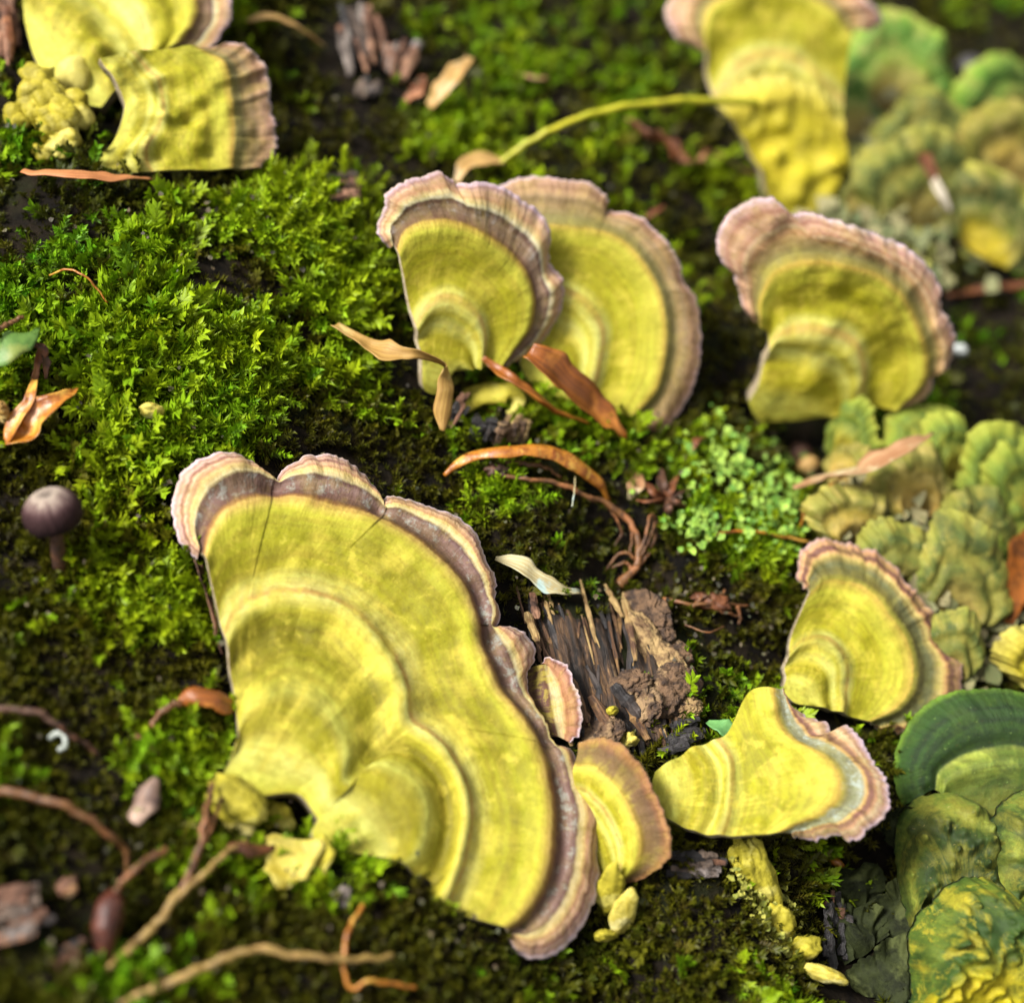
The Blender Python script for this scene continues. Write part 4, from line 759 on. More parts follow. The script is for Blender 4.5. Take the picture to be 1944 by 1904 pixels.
bark(BK, 'small tan bark crumb above the grey lump near the bottom left', 130, 1685, 40, 30, [PINKL, BRNB], 12, .04, .3, 3)
bark(BK, 'pinkish brown bark piece below the grey lump at the bottom left', 140, 1815, 80, 50, [BRNB, CHARB], 13, .0, .4, 5)
bark(BK, 'black charcoal piece left of the green leaf fragment', 1300, 1390, 80, 56, [CHARB], 14, .15, .4, 5)
bark(BK, 'grey bark bump right of the crescent bracket, partly mossed over', 1310, 1640, 110, 50, [GREYB, CHARB, BRNB], 15, .05, .3, 5)
bark(BK, 'small grey flake in the moss at the bottom, left of the torn yellow foot', 650, 1700, 40, 30, [GREYB2], 16, .12, .3, 2)
bark(BK, 'dark wood shard hanging in the rift beside the dark lichen at the bottom right', 1590, 1760, 50, 130, [CHARB, BRNB], 17, .1, .8, 5)
rock('seed_ball', 'dark brown wrinkled ball beside the tan lobe of the right-hand cluster', 1518, 862, (.15, .15, .15), DTWIG, (0, 0, 0), .2, 2.5, 17, .22, 'seed')
rock('seed_ball', 'dark grey ball between the two lime brackets at the top right', 1840, 135, (.24, .2, .24), CHARB, (0, 0, 0), .25, 2.0, 18, .3, 'seed')
# yellow growths
rock('yellow_growth', 'yellow spur of fungus running down the moss below the spurred bracket', 1438, 1670, (.2, .14, .6), YLUMP, (-.5, -.35, 0), .6, 1.8, 21, .08, 'fungus', n=5)
rock('yellow_growth', 'bright yellow blob at the foot of the long yellow spur', 1482, 1755, (.15, .12, .28), YLUMP, (-.4, -.1, 0), .55, 1.8, 22, .12, 'fungus')
rock('yellow_growth', 'small cream tooth of fungus near the bottom, right of the big bracket tip', 1562, 1848, (.26, .08, .12), CREAML, (.1, .2, -.35), .45, 1.5, 23, .3, 'fungus')
rock('yellow_growth', 'rounded yellow knob just above the cream tooth near the bottom', 1528, 1800, (.17, .13, .17), YLUMP, (0, 0, 0), .5, 1.5, 24, .22, 'fungus')
rock('yellow_growth', 'yellow wedge hanging under the crescent bracket', 1160, 1690, (.12, .06, .34), YLUMP, (-.4, .1, 0), .45, 1.6, 25, .25, 'fungus')
rock('yellow_growth', 'cream pointed tooth under the crescent bracket beside the yellow wedge', 1182, 1735, (.12, .05, .3), CREAML, (-.4, .25, 0), .4, 1.6, 26, .25, 'fungus')
rock('yellow_growth', 'yellow fragment below the cream tooth beside the big bracket tip', 1150, 1775, (.12, .06, .18), YLUMP, (.3, -.25, 0), .5, 1.6, 27, .15, 'fungus')
rock('yellow_growth', 'small yellow nubs above the crescent bracket on bare wood', 1192, 1405, (.09, .08, .16), CREAML, (.3, .25, 0), .45, 2.6, 28, .12, 'fungus')
rock('yellow_growth', 'pale yellow bud on the bare wood left of the charcoal', 1235, 1335, (.13, .1, .1), CREAML, (.1, 0, .3), .4, 2, 29, .12, 'fungus')
rock('yellow_growth', 'olive yellow fleck on the bare wood below the tan chips', 1162, 1350, (.07, .05, .15), YLUMP, (.3, 0, .1), .3, 2, 30, .12, 'fungus')
rock('yellow_growth', 'pale tan crumb lying in bright moss left of centre', 288, 780, (.12, .07, .16), CREAML, (.3, .2, 0), .3, 2, 33, .3, 'fungus')
rock('yellow_growth', 'tiny yellow crumb beside the green moss under the spurred bracket', 1765-30, 1735-40, (.03, .03, .03), CREAML, (0, 0, 0), .3, 2, 34, .2, 'fungus')
# torn foot of the big bracket
ft = empty('torn_foot', tuple(pt(556, 1640)), 'cream torn flap of fungus at the foot of the big bracket', 'fungus')
blade('flap', None, [(560, 1590, .35), (548, 1640, .3), (540, 1688, .12)], [70, 84, 60, 20], CREAML, (0, .2), .2, 24, parent=ft, th=.05, wav=.04)
blade('side_flap', None, [(590, 1590, .3), (590, 1640, .2), (588, 1678, .08)], [40, 60, 40], YLUMP, (0, .3), .3, 20, parent=ft, th=.05, wav=.04)
bl = empty('base_lobe', tuple(pt(445, 1520)), 'yellow root lobe at the left foot of the big bracket', 'fungus')
v, f = lump_v(pt(450, 1520, .25), (.32, .2, .22), (.3, .3, -.5), .35, 1.8, 41, 5); mesh('lobe', v, f, YLUMP, bl)
v, f = lump_v(pt(520, 1555, .1), (.22, .16, .16), (.3, .3, -.5), .35, 1.8, 42, 4); mesh('lobe', v, f, YLUMP, bl)
v, f = lump_v(pt(455, 1575, .1), (.16, .12, .1), (.3, .3, -.2), .35, 1.8, 43, 4); mesh('lobe', v, f, CREAML, bl)
# knobbly foot of the top left bracket
kb = empty('knobbly_growth', tuple(pt(100, 230)), 'knobbly pale yellow fungus foot beside the dark hole at the top left', 'fungus')
KNOB = plain_mat('knobbly_flesh', (190, 174, 40), (140, 128, 8), 4, .7, .7, .05, (216, 202, 100), k=.62)
rk_ = np.random.default_rng(8)
for i in range(30):
    q = rk_.uniform(); x = 50+100*rk_.uniform()*(1-.35*q)+25*q; y = 145+150*q; r_ = rk_.uniform(.11, .27)*(1-.3*q)
    v, f = lump_v(pt(x, y, .34*(1-q)+.06), (r_, r_*.8, r_*1.15), (i, .3*i, .5*i), .6, 1.7, 50+i, 3); mesh('knob', v, f, KNOB, kb)
for i, (x, y, r_) in enumerate([(28, 222, .14), (40, 232, .12), (20, 214, .08), (178, 128, .2), (196, 112, .2), (212, 132, .16), (186, 150, .14)]):
    v, f = lump_v(pt(x, y, .12 if i < 3 else .42), (r_, r_*.8, r_), (i, .3*i, .5*i), .5, 1.7, 90+i, 3); mesh('knob', v, f, KNOB, kb)
ft2 = empty('fungus_foot', tuple(pt(920, 765)), 'curled pale green fungus foot in the dark gap under the central pair', 'fungus')
blade('curl', None, [(872, 775, .1), (900, 752, .25), (935, 742, .3), (968, 742, .25), (978, 760, .15), (962, 785, .05)], [20, 40, 44, 44, 36, 14], YLUMP, (.2, 0, -.2), -.3, 40, parent=ft2, th=.06, wav=.03)
ft3 = empty('fungus_foot', tuple(pt(1432, 1330)), 'green leaf-shaped scrap poking out beside the spurred bracket', 'leaf fragment')
ft3['category'] = 'leaf'; ft3.name = 'leaf_scrap'
blade('blade', None, [(1342, 1372, .15), (1368, 1380, .25), (1398, 1400, .25)], [10, 34, 24], GLEAF2, (.2, -.1), .2, 20, parent=ft3)

# dead leaves, straw and husks
blade('twisted_straw', 'dry tan straw blade twisted once and folded down in front of the central pair', [(634, 618, .5), (680, 645, .7), (730, 668, .85), (770, 672, .95), (800, 676, 1.0), (838, 688, 1.0), (850, 708, .95), (846, 755, .75), (836, 820, .5)],
      [18, 26, 34, 40, 20, 18, 26, 36, 34, 30, 10], STRAW, (.2, .1, 0, -.3, -1.2, -2.6, -3.1, -3.1, -3.1), .3, 80, 'straw')
sc_ = empty('bud_scale', tuple(pt(1060, 770)), 'shiny reddish brown bud scale split in two in front of the central pair', 'bud scale')
blade('front_scale', None, [(914, 680, .75), (960, 715, .7), (1010, 752, .6), (1060, 785, .45), (1120, 805, .3)], [10, 26, 34, 40, 26, 6], SCALE, (.5, .5, .6), .45, 40, parent=sc_)
blade('rear_scale', None, [(1000, 672, .95), (1030, 690, .95), (1080, 735, .75), (1130, 780, .5), (1192, 832, .2)], [40, 70, 76, 56, 8], SCALE, (-.1, -.1, -.2), .55, 40, parent=sc_)
blade('amber_husk', 'arched amber husk with a pitted inner face lying across the moss in the centre', [(842, 900, .12), (880, 868, .3), (930, 852, .42), (990, 848, .5), (1050, 852, .5), (1100, 876, .45), (1140, 912, .3), (1160, 950, .1)], [8, 22, 34, 38, 44, 42, 34, 12], HUSK, (.6, .5, .3, .2, .4), -.5, 50, 'husk')
rk = empty('dried_rootlet', tuple(pt(1150, 970)), 'brown dried rootlet with a forked claw-like end in the centre', 'rootlet')
twig('stem', None, [(930, 893, .2), (960, 905, .25), (1030, 912, .28), (1080, 925, .3), (1120, 945, .3), (1150, 955, .28), (1190, 985, .25), (1210, 1020, .22), (1212, 1060, .18), (1200, 1085, .15)], .022, .042, ROOT, n=60, parent=rk)
v, f = lump_v(pt(945, 895, .2), (.14, .09, .08), (.1, .3, .1), .5, 3, 61, 4); mesh('knot', v, f, DTWIG, rk)
v, f, uv = tube_v(path([(1212, 1075, .18), (1195, 1090, .16), (1175, 1112, .1)], 12), np.linspace(.035, .07, 12), 10, 1, 4, .3); mesh('cup', v, f, ROOT, rk, uv)
for i, q in enumerate([[(1212, 1060, .18), (1225, 1040, .22), (1240, 1000, .25), (1238, 975, .2)], [(1205, 1060, .18), (1190, 1050, .22), (1170, 1055, .16), (1150, 1085, .08)], [(1214, 1050, .2), (1228, 1010, .3), (1232, 980, .3), (1246, 985, .2), (1240, 1030, .18), (1218, 1062, .16)], [(1200, 1080, .15), (1185, 1068, .18), (1160, 1080, .1)],
        [(1214, 1072, .15), (1232, 1050, .15), (1245, 1010, .12)], [(1150, 955, .26), (1170, 985, .18), (1180, 1010, .12), (1165, 1040, .06)], [(1190, 985, .2), (1200, 1010, .15), (1196, 1050, .1)]]):
    twig('fork', None, q, .022, .012, ROOT, n=24, parent=rk)
twig('rootlet', 'second thinner brown rootlet running under the amber husk', [(960, 878, .2), (1010, 882, .25), (1050, 895, .22), (1085, 925, .1)], .03, .018, ROOT, 'rootlet')
dc = empty('dried_calyx', tuple(pt(1265, 935)), 'dark reddish dried calyx with splayed lobes above the lichen hollow', 'calyx')
for i, (a, L) in enumerate([(100, 60), (60, 52), (20, 58), (140, 50), (-20, 46), (185, 56), (-70, 34)]):
    ar = R(a); q = [(1262, 948, .15), (1262+math.cos(ar)*L*.5, 948-math.sin(ar)*L*.5, .28), (1262+math.cos(ar)*L, 948-math.sin(ar)*L, .2)]
    blade('lobe', None, q, [10, 22, 4], REDL if i % 2 else DTWIG, (.3*i, .3*i+.5), .5, 14, parent=dc)
blade('dead_leaf', 'dull brown leaf fragment half buried beside the dried calyx', [(1195, 950, .05), (1205, 925, .15), (1215, 895, .12)], [10, 34, 8], PINKL, (.2, .4), .4, 20)
blade('pale_sliver', 'pale pointed plant sliver with a bluish tip lying at the edge of the bare wood', [(938, 1058, .2), (985, 1072, .28), (1030, 1105, .22), (1065, 1120, .18), (1102, 1122, .12)], [8, 34, 38, 26, 10], PALE, (.25, .1, 0), .3, 36, 'plant sliver')
blade('dead_leaf', 'orange translucent folded leaf with a pale drawn-out tip at the left', [(10, 835, .3), (55, 825, .35), (75, 795, .45), (105, 768, .5), (150, 735, .4)], [20, 46, 50, 30, 3], HUSK, (.3, .5, .1), .5, 36)
blade('dead_leaf', 'narrow orange leaf strip folded against the orange leaf at the left', [(14, 836, .3), (30, 800, .4), (60, 760, .45), (66, 725, .4)], [14, 26, 20, 8], HUSK, (.6, .3), .4, 26)
blade('green_leaf', 'dull green rounded leaf cut off by the left frame edge', [(-30, 665, .55), (15, 650, .65), (50, 635, .6), (72, 620, .45)], [50, 66, 50, 8], GLEAF, (.3, .1), -.3, 30)
blade('dead_leaf', 'curled dark red leaf strip hanging below the green leaf at the left', [(52, 655, .4), (78, 665, .45), (70, 695, .4), (62, 735, .3)], [8, 20, 14, 10], REDL, (.3, 1.2), .4, 26)
blade('dead_leaf', 'short brown curl right of the dark red leaf strip at the left', [(78, 668, .42), (88, 690, .4), (86, 722, .3)], [8, 16, 4], DTWIG, (.3, .8), .4, 18)
twig('twig', 'short orange brown twig above the green leaf at the left frame edge', [(-20, 632, .75), (45, 602, .6)], .03, .02, ROOT)
twig('twig', 'short straw stub standing at the left frame edge above the orange leaf', [(8, 800, .3), (6, 770, .5)], .05, .04, STRAW)
blade('bud_husk', 'folded reddish brown husk touching the left side of the big bracket', [(338, 1335, .3), (370, 1318, .42), (410, 1322, .42), (445, 1338, .3)], [14, 34, 38, 28], SCALE, (.1, .2, .1), -.4, 30, 'husk')
twig('twig', 'thin brown stalk running down from the reddish husk beside the big bracket', [(345, 1333, .32), (315, 1345, .28), (292, 1370, .2), (285, 1395, .08)], .035, .022, ROOT)
twig('twig', 'short brown twig lying below the reddish husk stalk', [(258, 1395, .25), (280, 1412, .25), (302, 1428, .2)], .022, .022, ROOT)
twig('twig', 'upper brown bent stem entering from the left frame edge', [(-30, 1352, .35), (20, 1346, .45), (70, 1352, .5), (120, 1385, .42), (190, 1430, .12)], .035, .025, DTWIG)
twig('twig', 'lower brown bent stem entering from the left frame edge', [(-30, 1498, .35), (20, 1505, .42), (90, 1517, .5), (150, 1545, .5), (205, 1580, .4), (240, 1615, .2), (248, 1660, .05)], .042, .028, ROOT)
yb = empty('forked_twig', tuple(pt(300, 1760)), 'olive brown forked twig with thin branches in front of the big bracket', 'twig')
twig('stem', None, [(165, 1885, .1), (230, 1815, .22), (300, 1750, .3), (345, 1690, .35)], .045, .04, OTWIG, n=40, parent=yb)
twig('branch', None, [(345, 1690, .35), (375, 1620, .45), (390, 1550, .5), (405, 1490, .45)], .04, .025, ROOT, n=36, parent=yb)
twig('branch', None, [(335, 1705, .35), (390, 1655, .42), (440, 1610, .42), (470, 1600, .4)], .035, .025, OTWIG, n=36, parent=yb)
twig('branch', None, [(382, 1610, .45), (400, 1570, .46), (420, 1515, .4)], .026, .02, ROOT, n=24, parent=yb)
blade('bud', None, [(432, 1608, .42), (470, 1600, .45), (520, 1606, .35)], [14, 34, 10], REDL, (0, .3), -.5, 20, parent=yb)
twig('twig', 'pale fibrous twig lying across the bottom left edge', [(215, 1915, .15), (300, 1872, .3), (380, 1840, .4), (470, 1803, .45), (560, 1812, .45), (660, 1820, .4), (745, 1814, .3)], .045, .028, OTWIG, n=60)
twig('twig', 'thin amber tendril hooking down at the bottom left of centre', [(690, 1715, .3), (660, 1770, .3), (652, 1840, .25), (670, 1875, .22), (705, 1862, .25), (790, 1875, .15)], .022, .02, HUSK, n=50)
bd = empty('bud', tuple(pt(205, 1760)), 'dark red bud on a curved stalk near the bottom left', 'bud')
v, f, uv = tube_v(path([(218, 1690, .35), (208, 1725, .38), (200, 1770, .3), (200, 1830, .1)], 18), np.interp(np.linspace(0, 1, 18), [0, .2, .5, 1], [.05, .13, .13, .05]), 12, 1, 3, .25); mesh('bud_body', v, f, plain_mat('dark_bud', (92, 44, 26), (50, 24, 18), 6, .5, .6, .03, (120, 70, 50)), bd, uv)
twig('stalk', None, [(215, 1700, .38), (235, 1670, .48), (275, 1635, .5), (318, 1612, .4)], .03, .035, ROOT, n=30, parent=bd)
blade('pale_bud', 'pinkish white bud tip leaning in the moss at the lower left', [(250, 1560, .15), (275, 1520, .3), (300, 1475, .35)], [20, 36, 40, 10], plain_mat('pale_bud', (150, 120, 100), (70, 54, 54), 3, .6, .4, .02, (186, 156, 136), (6, 1.5)), (.4, .2), -.5, 26, 'bud', th=.04)
twig('white_hook', 'small white curled hook at the left below the upper bent stem', [(95, 1400, .15), (105, 1392, .2), (122, 1398, .22), (124, 1415, .2), (112, 1425, .15)], .025, .025, plain_mat('white_hook', (190, 196, 186), (150, 156, 146), 8, .7), 'fragment', n=20)
blade('dead_leaf', 'brown dry sliver along the left side of the big bracket', [(372, 1070, .3), (392, 1130, .3), (412, 1200, .25), (424, 1240, .15)], [30, 14, 12, 6], BRNB, (.8, .8), .3, 26)
blade('bark_sliver', 'orange brown wood sliver under the lower top left bracket', [(40, 322, .25), (100, 325, .35), (180, 330, .35), (290, 338, .2)], [14, 24, 28, 8], plain_mat('orange_sliver', (196, 130, 76), (150, 90, 46), 5, .6, .4, .02, None, (8, 1.5)), (.2, .3), -.2, 30, 'wood sliver')
blade('dead_leaf', 'tan husk-like leaf standing in the moss near the bark at the top', [(815, 205, .25), (838, 175, .45), (865, 140, .6), (892, 110, .55)], [22, 44, 44, 16], TANL, (.4, .2), .4, 30)
blade('dead_leaf', 'brown leaf scrap left of the tan husk-like leaf at the top', [(770, 195, .1), (795, 170, .3), (800, 145, .3)], [16, 40, 12], REDL, (.3, .2), .3, 20)
blade('dead_leaf', 'tan curled leaf strip beside the bark chunks at the top', [(465, 42, .3), (510, 35, .42), (560, 52, .4), (620, 88, .2)], [14, 26, 24, 6], TANL, (.3, .7), .5, 26)
st = empty('seedling_stalk', tuple(pt(945, 310)), 'yellow green stalk arching from a tan base up to the top right bracket', 'stalk')
twig('stalk', None, [(945, 312, .3), (990, 280, .55), (1060, 240, .85), (1160, 208, 1.1), (1250, 196, 1.2), (1340, 192, 1.2), (1450, 196, 1.1), (1560, 204, .95)], .04, .055, GSTEM, n=60, parent=st, rough=.1)
blade('sheath', None, [(865, 345, .3), (885, 315, .42), (920, 305, .42), (955, 308, .35)], [10, 34, 44, 20], TANL, (.2, .2), .4, 24, parent=st)
rl = empty('dead_leaf', tuple(pt(1280, 290)), 'crumpled reddish leaf with a thin stalk below the arching green stalk', 'leaf')
blade('crumpled_blade', None, [(1190, 232, .3), (1235, 262, .4), (1275, 285, .4), (1310, 315, .3), (1345, 288, .35)], [6, 44, 50, 40, 8], REDL, (.2, .9, .3, .6), .6, 40, parent=rl, wav=.08)
twig('stalk', None, [(1345, 285, .35), (1390, 310, .3), (1445, 340, .15)], .025, .02, DTWIG, n=20, parent=rl)
blade('dead_leaf', 'long dead leaf with a red pointed tip lying across the right-hand cluster', [(1510, 925, .45), (1570, 905, .62), (1630, 895, .8), (1690, 865, .95), (1740, 838, 1.0), (1772, 822, .95)], [10, 40, 60, 56, 36, 6], PINKL, (.3, .2, .3), .25, 40)
rock('tan_knob', 'small cream knob at the left end of the long dead leaf', 1535, 885, (.15, .12, .15), TANL, (0, 0, 0), .2, 2, 71, .3, 'fungus')
twig('twig', 'hair-thin amber strand bending up at the left of the right-hand cluster', [(1520, 1000, .2), (1530, 965, .4), (1560, 935, .5), (1600, 905, .6)], .014, .014, HUSK, n=30)
twig('twig', 'thin brown strand lying above the frayed bracket at the right', [(1335, 1035, .2), (1360, 1015, .3), (1420, 1008, .32), (1480, 1018, .3), (1535, 1028, .25)], .018, .016, HUSK, n=30)
tw = empty('root_tangle', tuple(pt(1360, 1145)), 'reddish brown tangle of dry rootlets right of the bare wood', 'rootlet')
for q in ([(1260, 1135, .1), (1310, 1148, .2), (1350, 1145, .25), (1420, 1150, .15)], [(1315, 1150, .2), (1340, 1132, .25), (1370, 1130, .22), (1375, 1120, .2)], [(1340, 1150, .2), (1370, 1160, .22), (1400, 1170, .12)], [(1400, 1150, .2), (1405, 1175, .1), (1402, 1185, .05)]):
    twig('strand', None, q, .024, .014, ROOT, n=24, parent=tw)
v, f = lump_v(pt(1350, 1142, .18), (.2, .1, .08), (0, 0, -.2), .6, 3, 75, 4); mesh('knot', v, f, REDL, tw)
sh = empty('orange_shard', tuple(pt(1780, 345)), 'orange and white pointed shard sticking out at the top right', 'shard')
blade('orange_end', None, [(1748, 288, .75), (1762, 318, .8), (1775, 345, .8)], [30, 36, 34], REDL, (0, .1), .3, 16, parent=sh)
blade('white_end', None, [(1772, 340, .8), (1785, 365, .8), (1805, 402, .7)], [24, 28, 6], plain_mat('white_shard', (226, 216, 196), (196, 176, 140), 4, .5), (.1, .1), .3, 16, parent=sh, th=.03)
blade('dead_leaf', 'rust brown leaf at the right frame edge under the cluster', [(1915, 1185, .3), (1928, 1125, .5), (1950, 1050, .6), (1990, 1000, .5)], [14, 60, 84, 40], plain_mat('rust_leaf', (130, 72, 18), (70, 38, 12), 4, .75, .6, .05, (150, 90, 30), spec=.15), (.2, .5), .3, 26)
blade('dead_leaf', 'thin red brown strip lying in the dark hollow at the right', [(1800, 560, .1), (1870, 548, .2), (1960, 540, .15)], [10, 20, 14], REDL, (.3, .3), .2, 20)
rock('white_fragment', 'tiny white fragment beside the pink margin at the right', 1822, 665, (.1, .06, .12), plain_mat('white_chip', (206, 210, 206), (160, 166, 160), 8, .7), (.3, .2, -.4), .4, 2, 81, .2, 'fragment')
rock('springtail', 'tiny amber springtail-like speck in the dark under the spurred bracket', 1588, 1637, (.09, .045, .05), HUSK, (0, 0, -.5), .1, 1.5, 82, .12, 'insect')
blade('dead_leaf', 'grey brown leaf scrap lying among the dark moss at the upper middle', [(975, 140, .2), (1010, 150, .3), (1040, 150, .25)], [10, 22, 8], PINKL, (.3, .5), .4, 18)
blade('dead_leaf', 'small brown leaf scrap between the two central rims and the bud scale', [(1225, 455-40, .2), (1245, 400, .3), (1262, 392, .25)], [6, 14, 4], REDL, (.3, .5), .4, 14)
blade('dead_leaf', 'curled brown bract beside the lichen on its upper side', [(1310, 860, .2), (1322, 838, .3), (1340, 830, .25)], [8, 18, 6], REDL, (.3, .9), .4, 16)
twig('twig', 'thin amber moss stalk bending over the bright moss at the upper left', [(95, 522, .35), (130, 512, .5), (165, 528, .5), (205, 575, .3)], .012, .010, HUSK, n=30)
twig('twig', 'white hair-like fibre standing in front of the brown rootlet', [(1092, 905, .35), (1090, 935, .4), (1086, 962, .35)], .007, .006, PALE, n=16)
twig('twig', 'thin brown strand crossing the dark moss below the frayed rootlet tangle', [(1300, 1185, .2), (1340, 1200, .28), (1375, 1190, .2)], .012, .01, ROOT, n=20)

# little capped mushroom
mu = empty('small_mushroom', tuple(pt(110, 1062)), 'tiny purple brown mushroom with a pale frosted cap at the left', 'mushroom')
Pm = pt(112, 1075, 0); A = PT(np.array([114., 110., 105., 101.]), np.array([1075., 1040., 1005., 978.]), np.array([.1, .35, .55, .68]))
v, f, uv = tube_v(catmull(A, 16), np.linspace(.075, .055, 16), 12, 1, 1, .1); mesh('stem', v, f, DTWIG, mu, uv)
def capmat():
    t = NT('frosted_cap'); uv = t.n('ShaderNodeUVMap').outputs[0]; sx = t.n('ShaderNodeSeparateXYZ'); t.l(uv, sx.inputs[0]); ob = obc(t)
    cx = t.n('ShaderNodeCombineXYZ'); t.l(t.math('MULTIPLY', sx.outputs[0], 40), cx.inputs[0]); t.l(t.math('MULTIPLY', sx.outputs[1], 1.5), cx.inputs[1])
    fr = t.noise(cx.outputs[0], 1, 3, .6); v_ = t.math('ADD', sx.outputs[1], t.math('MULTIPLY', t.math('SUBTRACT', fr, .5), .5)); v_ = t.math('ADD', v_, t.math('MULTIPLY', t.math('SUBTRACT', t.noise(ob, 8, 3), .5), .3))
    c = t.ramp(v_, [(0, (84, 72, 66)), (.08, (140, 126, 114)), (.2, (170, 154, 138)), (.36, (112, 92, 86)), (.5, (72, 50, 50)), (.62, (52, 33, 33)), (1, (34, 21, 22))], .75)
    t.l(c, t.b.inputs['Base Color']); t.b.inputs['Roughness'].default_value = .75; t.b.inputs['Specular IOR Level'].default_value = .12; t.l(t.bump(fr, .7, .05, t.bump(t.noise(ob, 50, 2), .4, .01)), t.b.inputs['Normal']); return t.m
m_, n_ = 40, 16; vv = []; uvs = []
cc = A[-1]; axm = unit(np.array([-.16, .42, .9])); e1 = unit(np.cross(axm, [0, 1, 0])); e2 = np.cross(axm, e1); Rc = .285
for i in range(n_):
    th_ = i/(n_-1)*R(118)
    for j in range(m_):
        a = 2*math.pi*j/(m_-1); rr = Rc*math.sin(th_)*(1+(.025*math.cos(a*17))*sstep(.5, 1.8, th_)); hh = Rc*.86*math.cos(th_)-(.05*math.exp(-(th_/.25)**2))
        vv.append(cc+e1*math.cos(a)*rr+e2*math.sin(a)*rr+axm*(hh+.02)); uvs.append((j/(m_-1), i/(n_-1)))
ii = np.arange(n_*m_).reshape(n_, m_); q = np.stack([ii[:-1, :-1], ii[1:, :-1], ii[1:, 1:], ii[:-1, 1:]], -1).reshape(-1, 4)
mcap = mesh('cap', vv, q, capmat(), mu, np.array(uvs))
gl = []; gf = []
for j in range(28):
    a = 2*math.pi*j/28; k = len(gl); d_ = e1*math.cos(a)+e2*math.sin(a); rr = Rc*math.sin(R(118))*.98; lo = cc+axm*(Rc*.86*math.cos(R(118))+.02)
    gl += [lo+d_*rr, lo+d_*.06, lo+d_*.06+axm*.16, lo+d_*rr*1.02+axm*.1]; gf.append((k, k+1, k+2, k+3))
mesh('gills', gl, gf, DTWIG, mcap, smooth=False)

# ------------------------------------------------------------------ lichens
def lobes(name, label, regions, n, size, c1, c2, seed, cat='lichen', hl=.12):
    """leafy lichen: many small cupped scales, each a few faces, on the log"""
    r = np.random.default_rng(seed); V = []; F = []; C = []; k = 0
    RG = np.array(regions, float)[r.integers(len(regions), size=n)]; PP = PT(r.normal(RG[:, 0], RG[:, 2]), r.normal(RG[:, 1], RG[:, 3]), r.uniform(.02, hl, n))
    for p in PP:
        L = size*r.uniform(.5, 1.4); a0 = r.uniform(0, 6.28); nl = 9; nn = unit(np.array([r.normal(0, .45), -.35+r.normal(0, .35), .8])); e1_ = unit(np.cross(nn, r.normal(0, 1, 3))); e2_ = np.cross(nn, e1_)
        c = c1+(c2-c1)*r.uniform(); V.append(p); C.append(c*.9)
        for j in range(nl):
            a = a0+2*math.pi*j/nl; rr = L*r.uniform(.55, 1.15); V.append(p+(e1_*math.cos(a)+e2_*math.sin(a))*rr+nn*r.uniform(-.1, .4)*L); C.append(c*r.uniform(.85, 1.2))
        F += [(k, k+1+j, k+1+(j+1) % nl) for j in range(nl)]; k += nl+1
    return tag(mesh(name, np.array(V), np.array(F), LICH, None, None, np.array(C), smooth=True), label, cat, None, 'stuff')
def lich_mat():
    t = NT('lichen'); a = t.n('ShaderNodeAttribute'); a.attribute_name = 'tint'; ob = obc(t)
    c = t.mix(t.vramp(t.noise(ob, 25, 3), .4, .6, 0, .35), a.outputs[0], (.05, .08, .02, 1)); t.l(c, t.b.inputs['Base Color']); t.b.inputs['Roughness'].default_value = .75
    t.l(t.bump(t.noise(ob, 30, 2), .5, .02), t.b.inputs['Normal']); return t.m
LICH = lich_mat()
lobes('green_lichen', 'pale green leafy lichen scales tumbling down the slope right of centre', [(1400, 930, 60, 55), (1440, 985, 50, 30), (1355, 865, 30, 40), (1325, 985, 22, 25), (1480, 950, 25, 40), (1420, 880, 35, 40), (1340, 1000, 14, 14)], 700, .042, np.array([.07, .19, .008]), np.array([.24, .36, .035]), 3, hl=.42)
lobes('yellow_crust', 'yellow green crusty growth trailing below the tapering top right tier', [(1560, 430, 60, 25), (1620, 500, 60, 40), (1700, 480, 60, 40)], 160, .12, np.array([.2, .2, .03]), np.array([.36, .34, .08]), 4, 'growth')
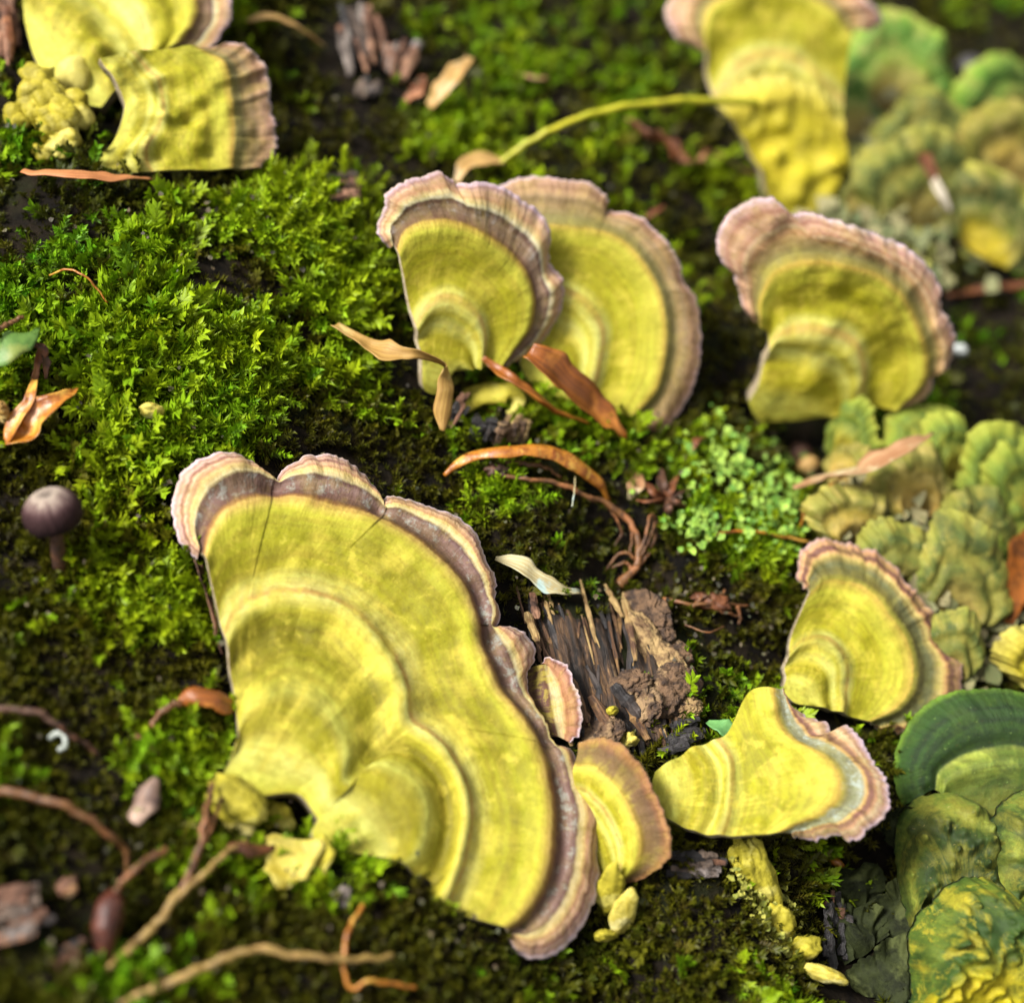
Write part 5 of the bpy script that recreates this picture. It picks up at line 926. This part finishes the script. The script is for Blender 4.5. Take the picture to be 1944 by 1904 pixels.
lobes('algae_crust', 'tan and grey green crust between the small brackets of the right-hand cluster', [(1680, 1020, 60, 60), (1730, 1140, 70, 60), (1650, 960, 40, 40), (1850, 1180, 50, 60), (1770, 1240, 50, 40)], 500, .10, np.array([.07, .08, .02]), np.array([.26, .21, .10]), 6, 'crust', hl=.35)
lobes('algae_crust', 'tan and olive crust between the blurred brackets at the top right', [(1700, 300, 60, 60), (1780, 420, 90, 60), (1860, 330, 60, 80), (1650, 420, 50, 50)], 420, .13, np.array([.06, .08, .02]), np.array([.24, .20, .09]), 7, 'crust', hl=.35)
lobes('yellow_crust', 'soft yellow crust streaking down through the moss below the spurred bracket', [(1425, 1640, 22, 25), (1450, 1690, 20, 25), (1475, 1740, 16, 30), (1500, 1790, 14, 20)], 260, .036, np.array([.16, .17, .012]), np.array([.38, .35, .05]), 8, 'crust', hl=.2)
lobes('forest_litter', 'brown crumbs and dead flakes of litter sprinkled over the moss', [(300, 700, 300, 260), (250, 1350, 240, 250), (600, 1800, 420, 120), (1150, 950, 250, 120), (1300, 300, 300, 250), (1350, 1150, 120, 80), (500, 350, 260, 160)], 500, .026, np.array([.012, .008, .004]), np.array([.075, .045, .02]), 9, 'litter', hl=.42)
# dark foliose lichen at the bottom right, ruffled lobes with torn rims
for i, (bx, by, a, L, Wd, lab) in enumerate([(1640, 1810, 120, 110, 110, 'dark grey green ruffled lichen lobe left of the dark rift at the bottom right'), (1700, 1790, 60, 130, 120, 'dark grey lichen lobe leaning against the yellow green bracket'), (1690, 1900, 80, 110, 140, 'broad dark olive lichen lobe at the bottom edge of the photo'), (1620, 1720, 80, 90, 100, 'dull dark lichen lobe in the shade under the spurred bracket'), (1690, 1600, 60, 90, 70, 'pale edged grey lichen lobe beside the dark green bracket')]):
    fan('lichen_lobe', lab, bx, by, a, L, Wd, DGREY, 30, 'dark ruffled lichen lobes at the lower right', 'lichen', seed=80+i, lobes=2, hp=[(0, 0), (.4, .05), (.8, .0), (1, .1)], nf=.08, thick=.03, ruffle=.12, lift=.05)
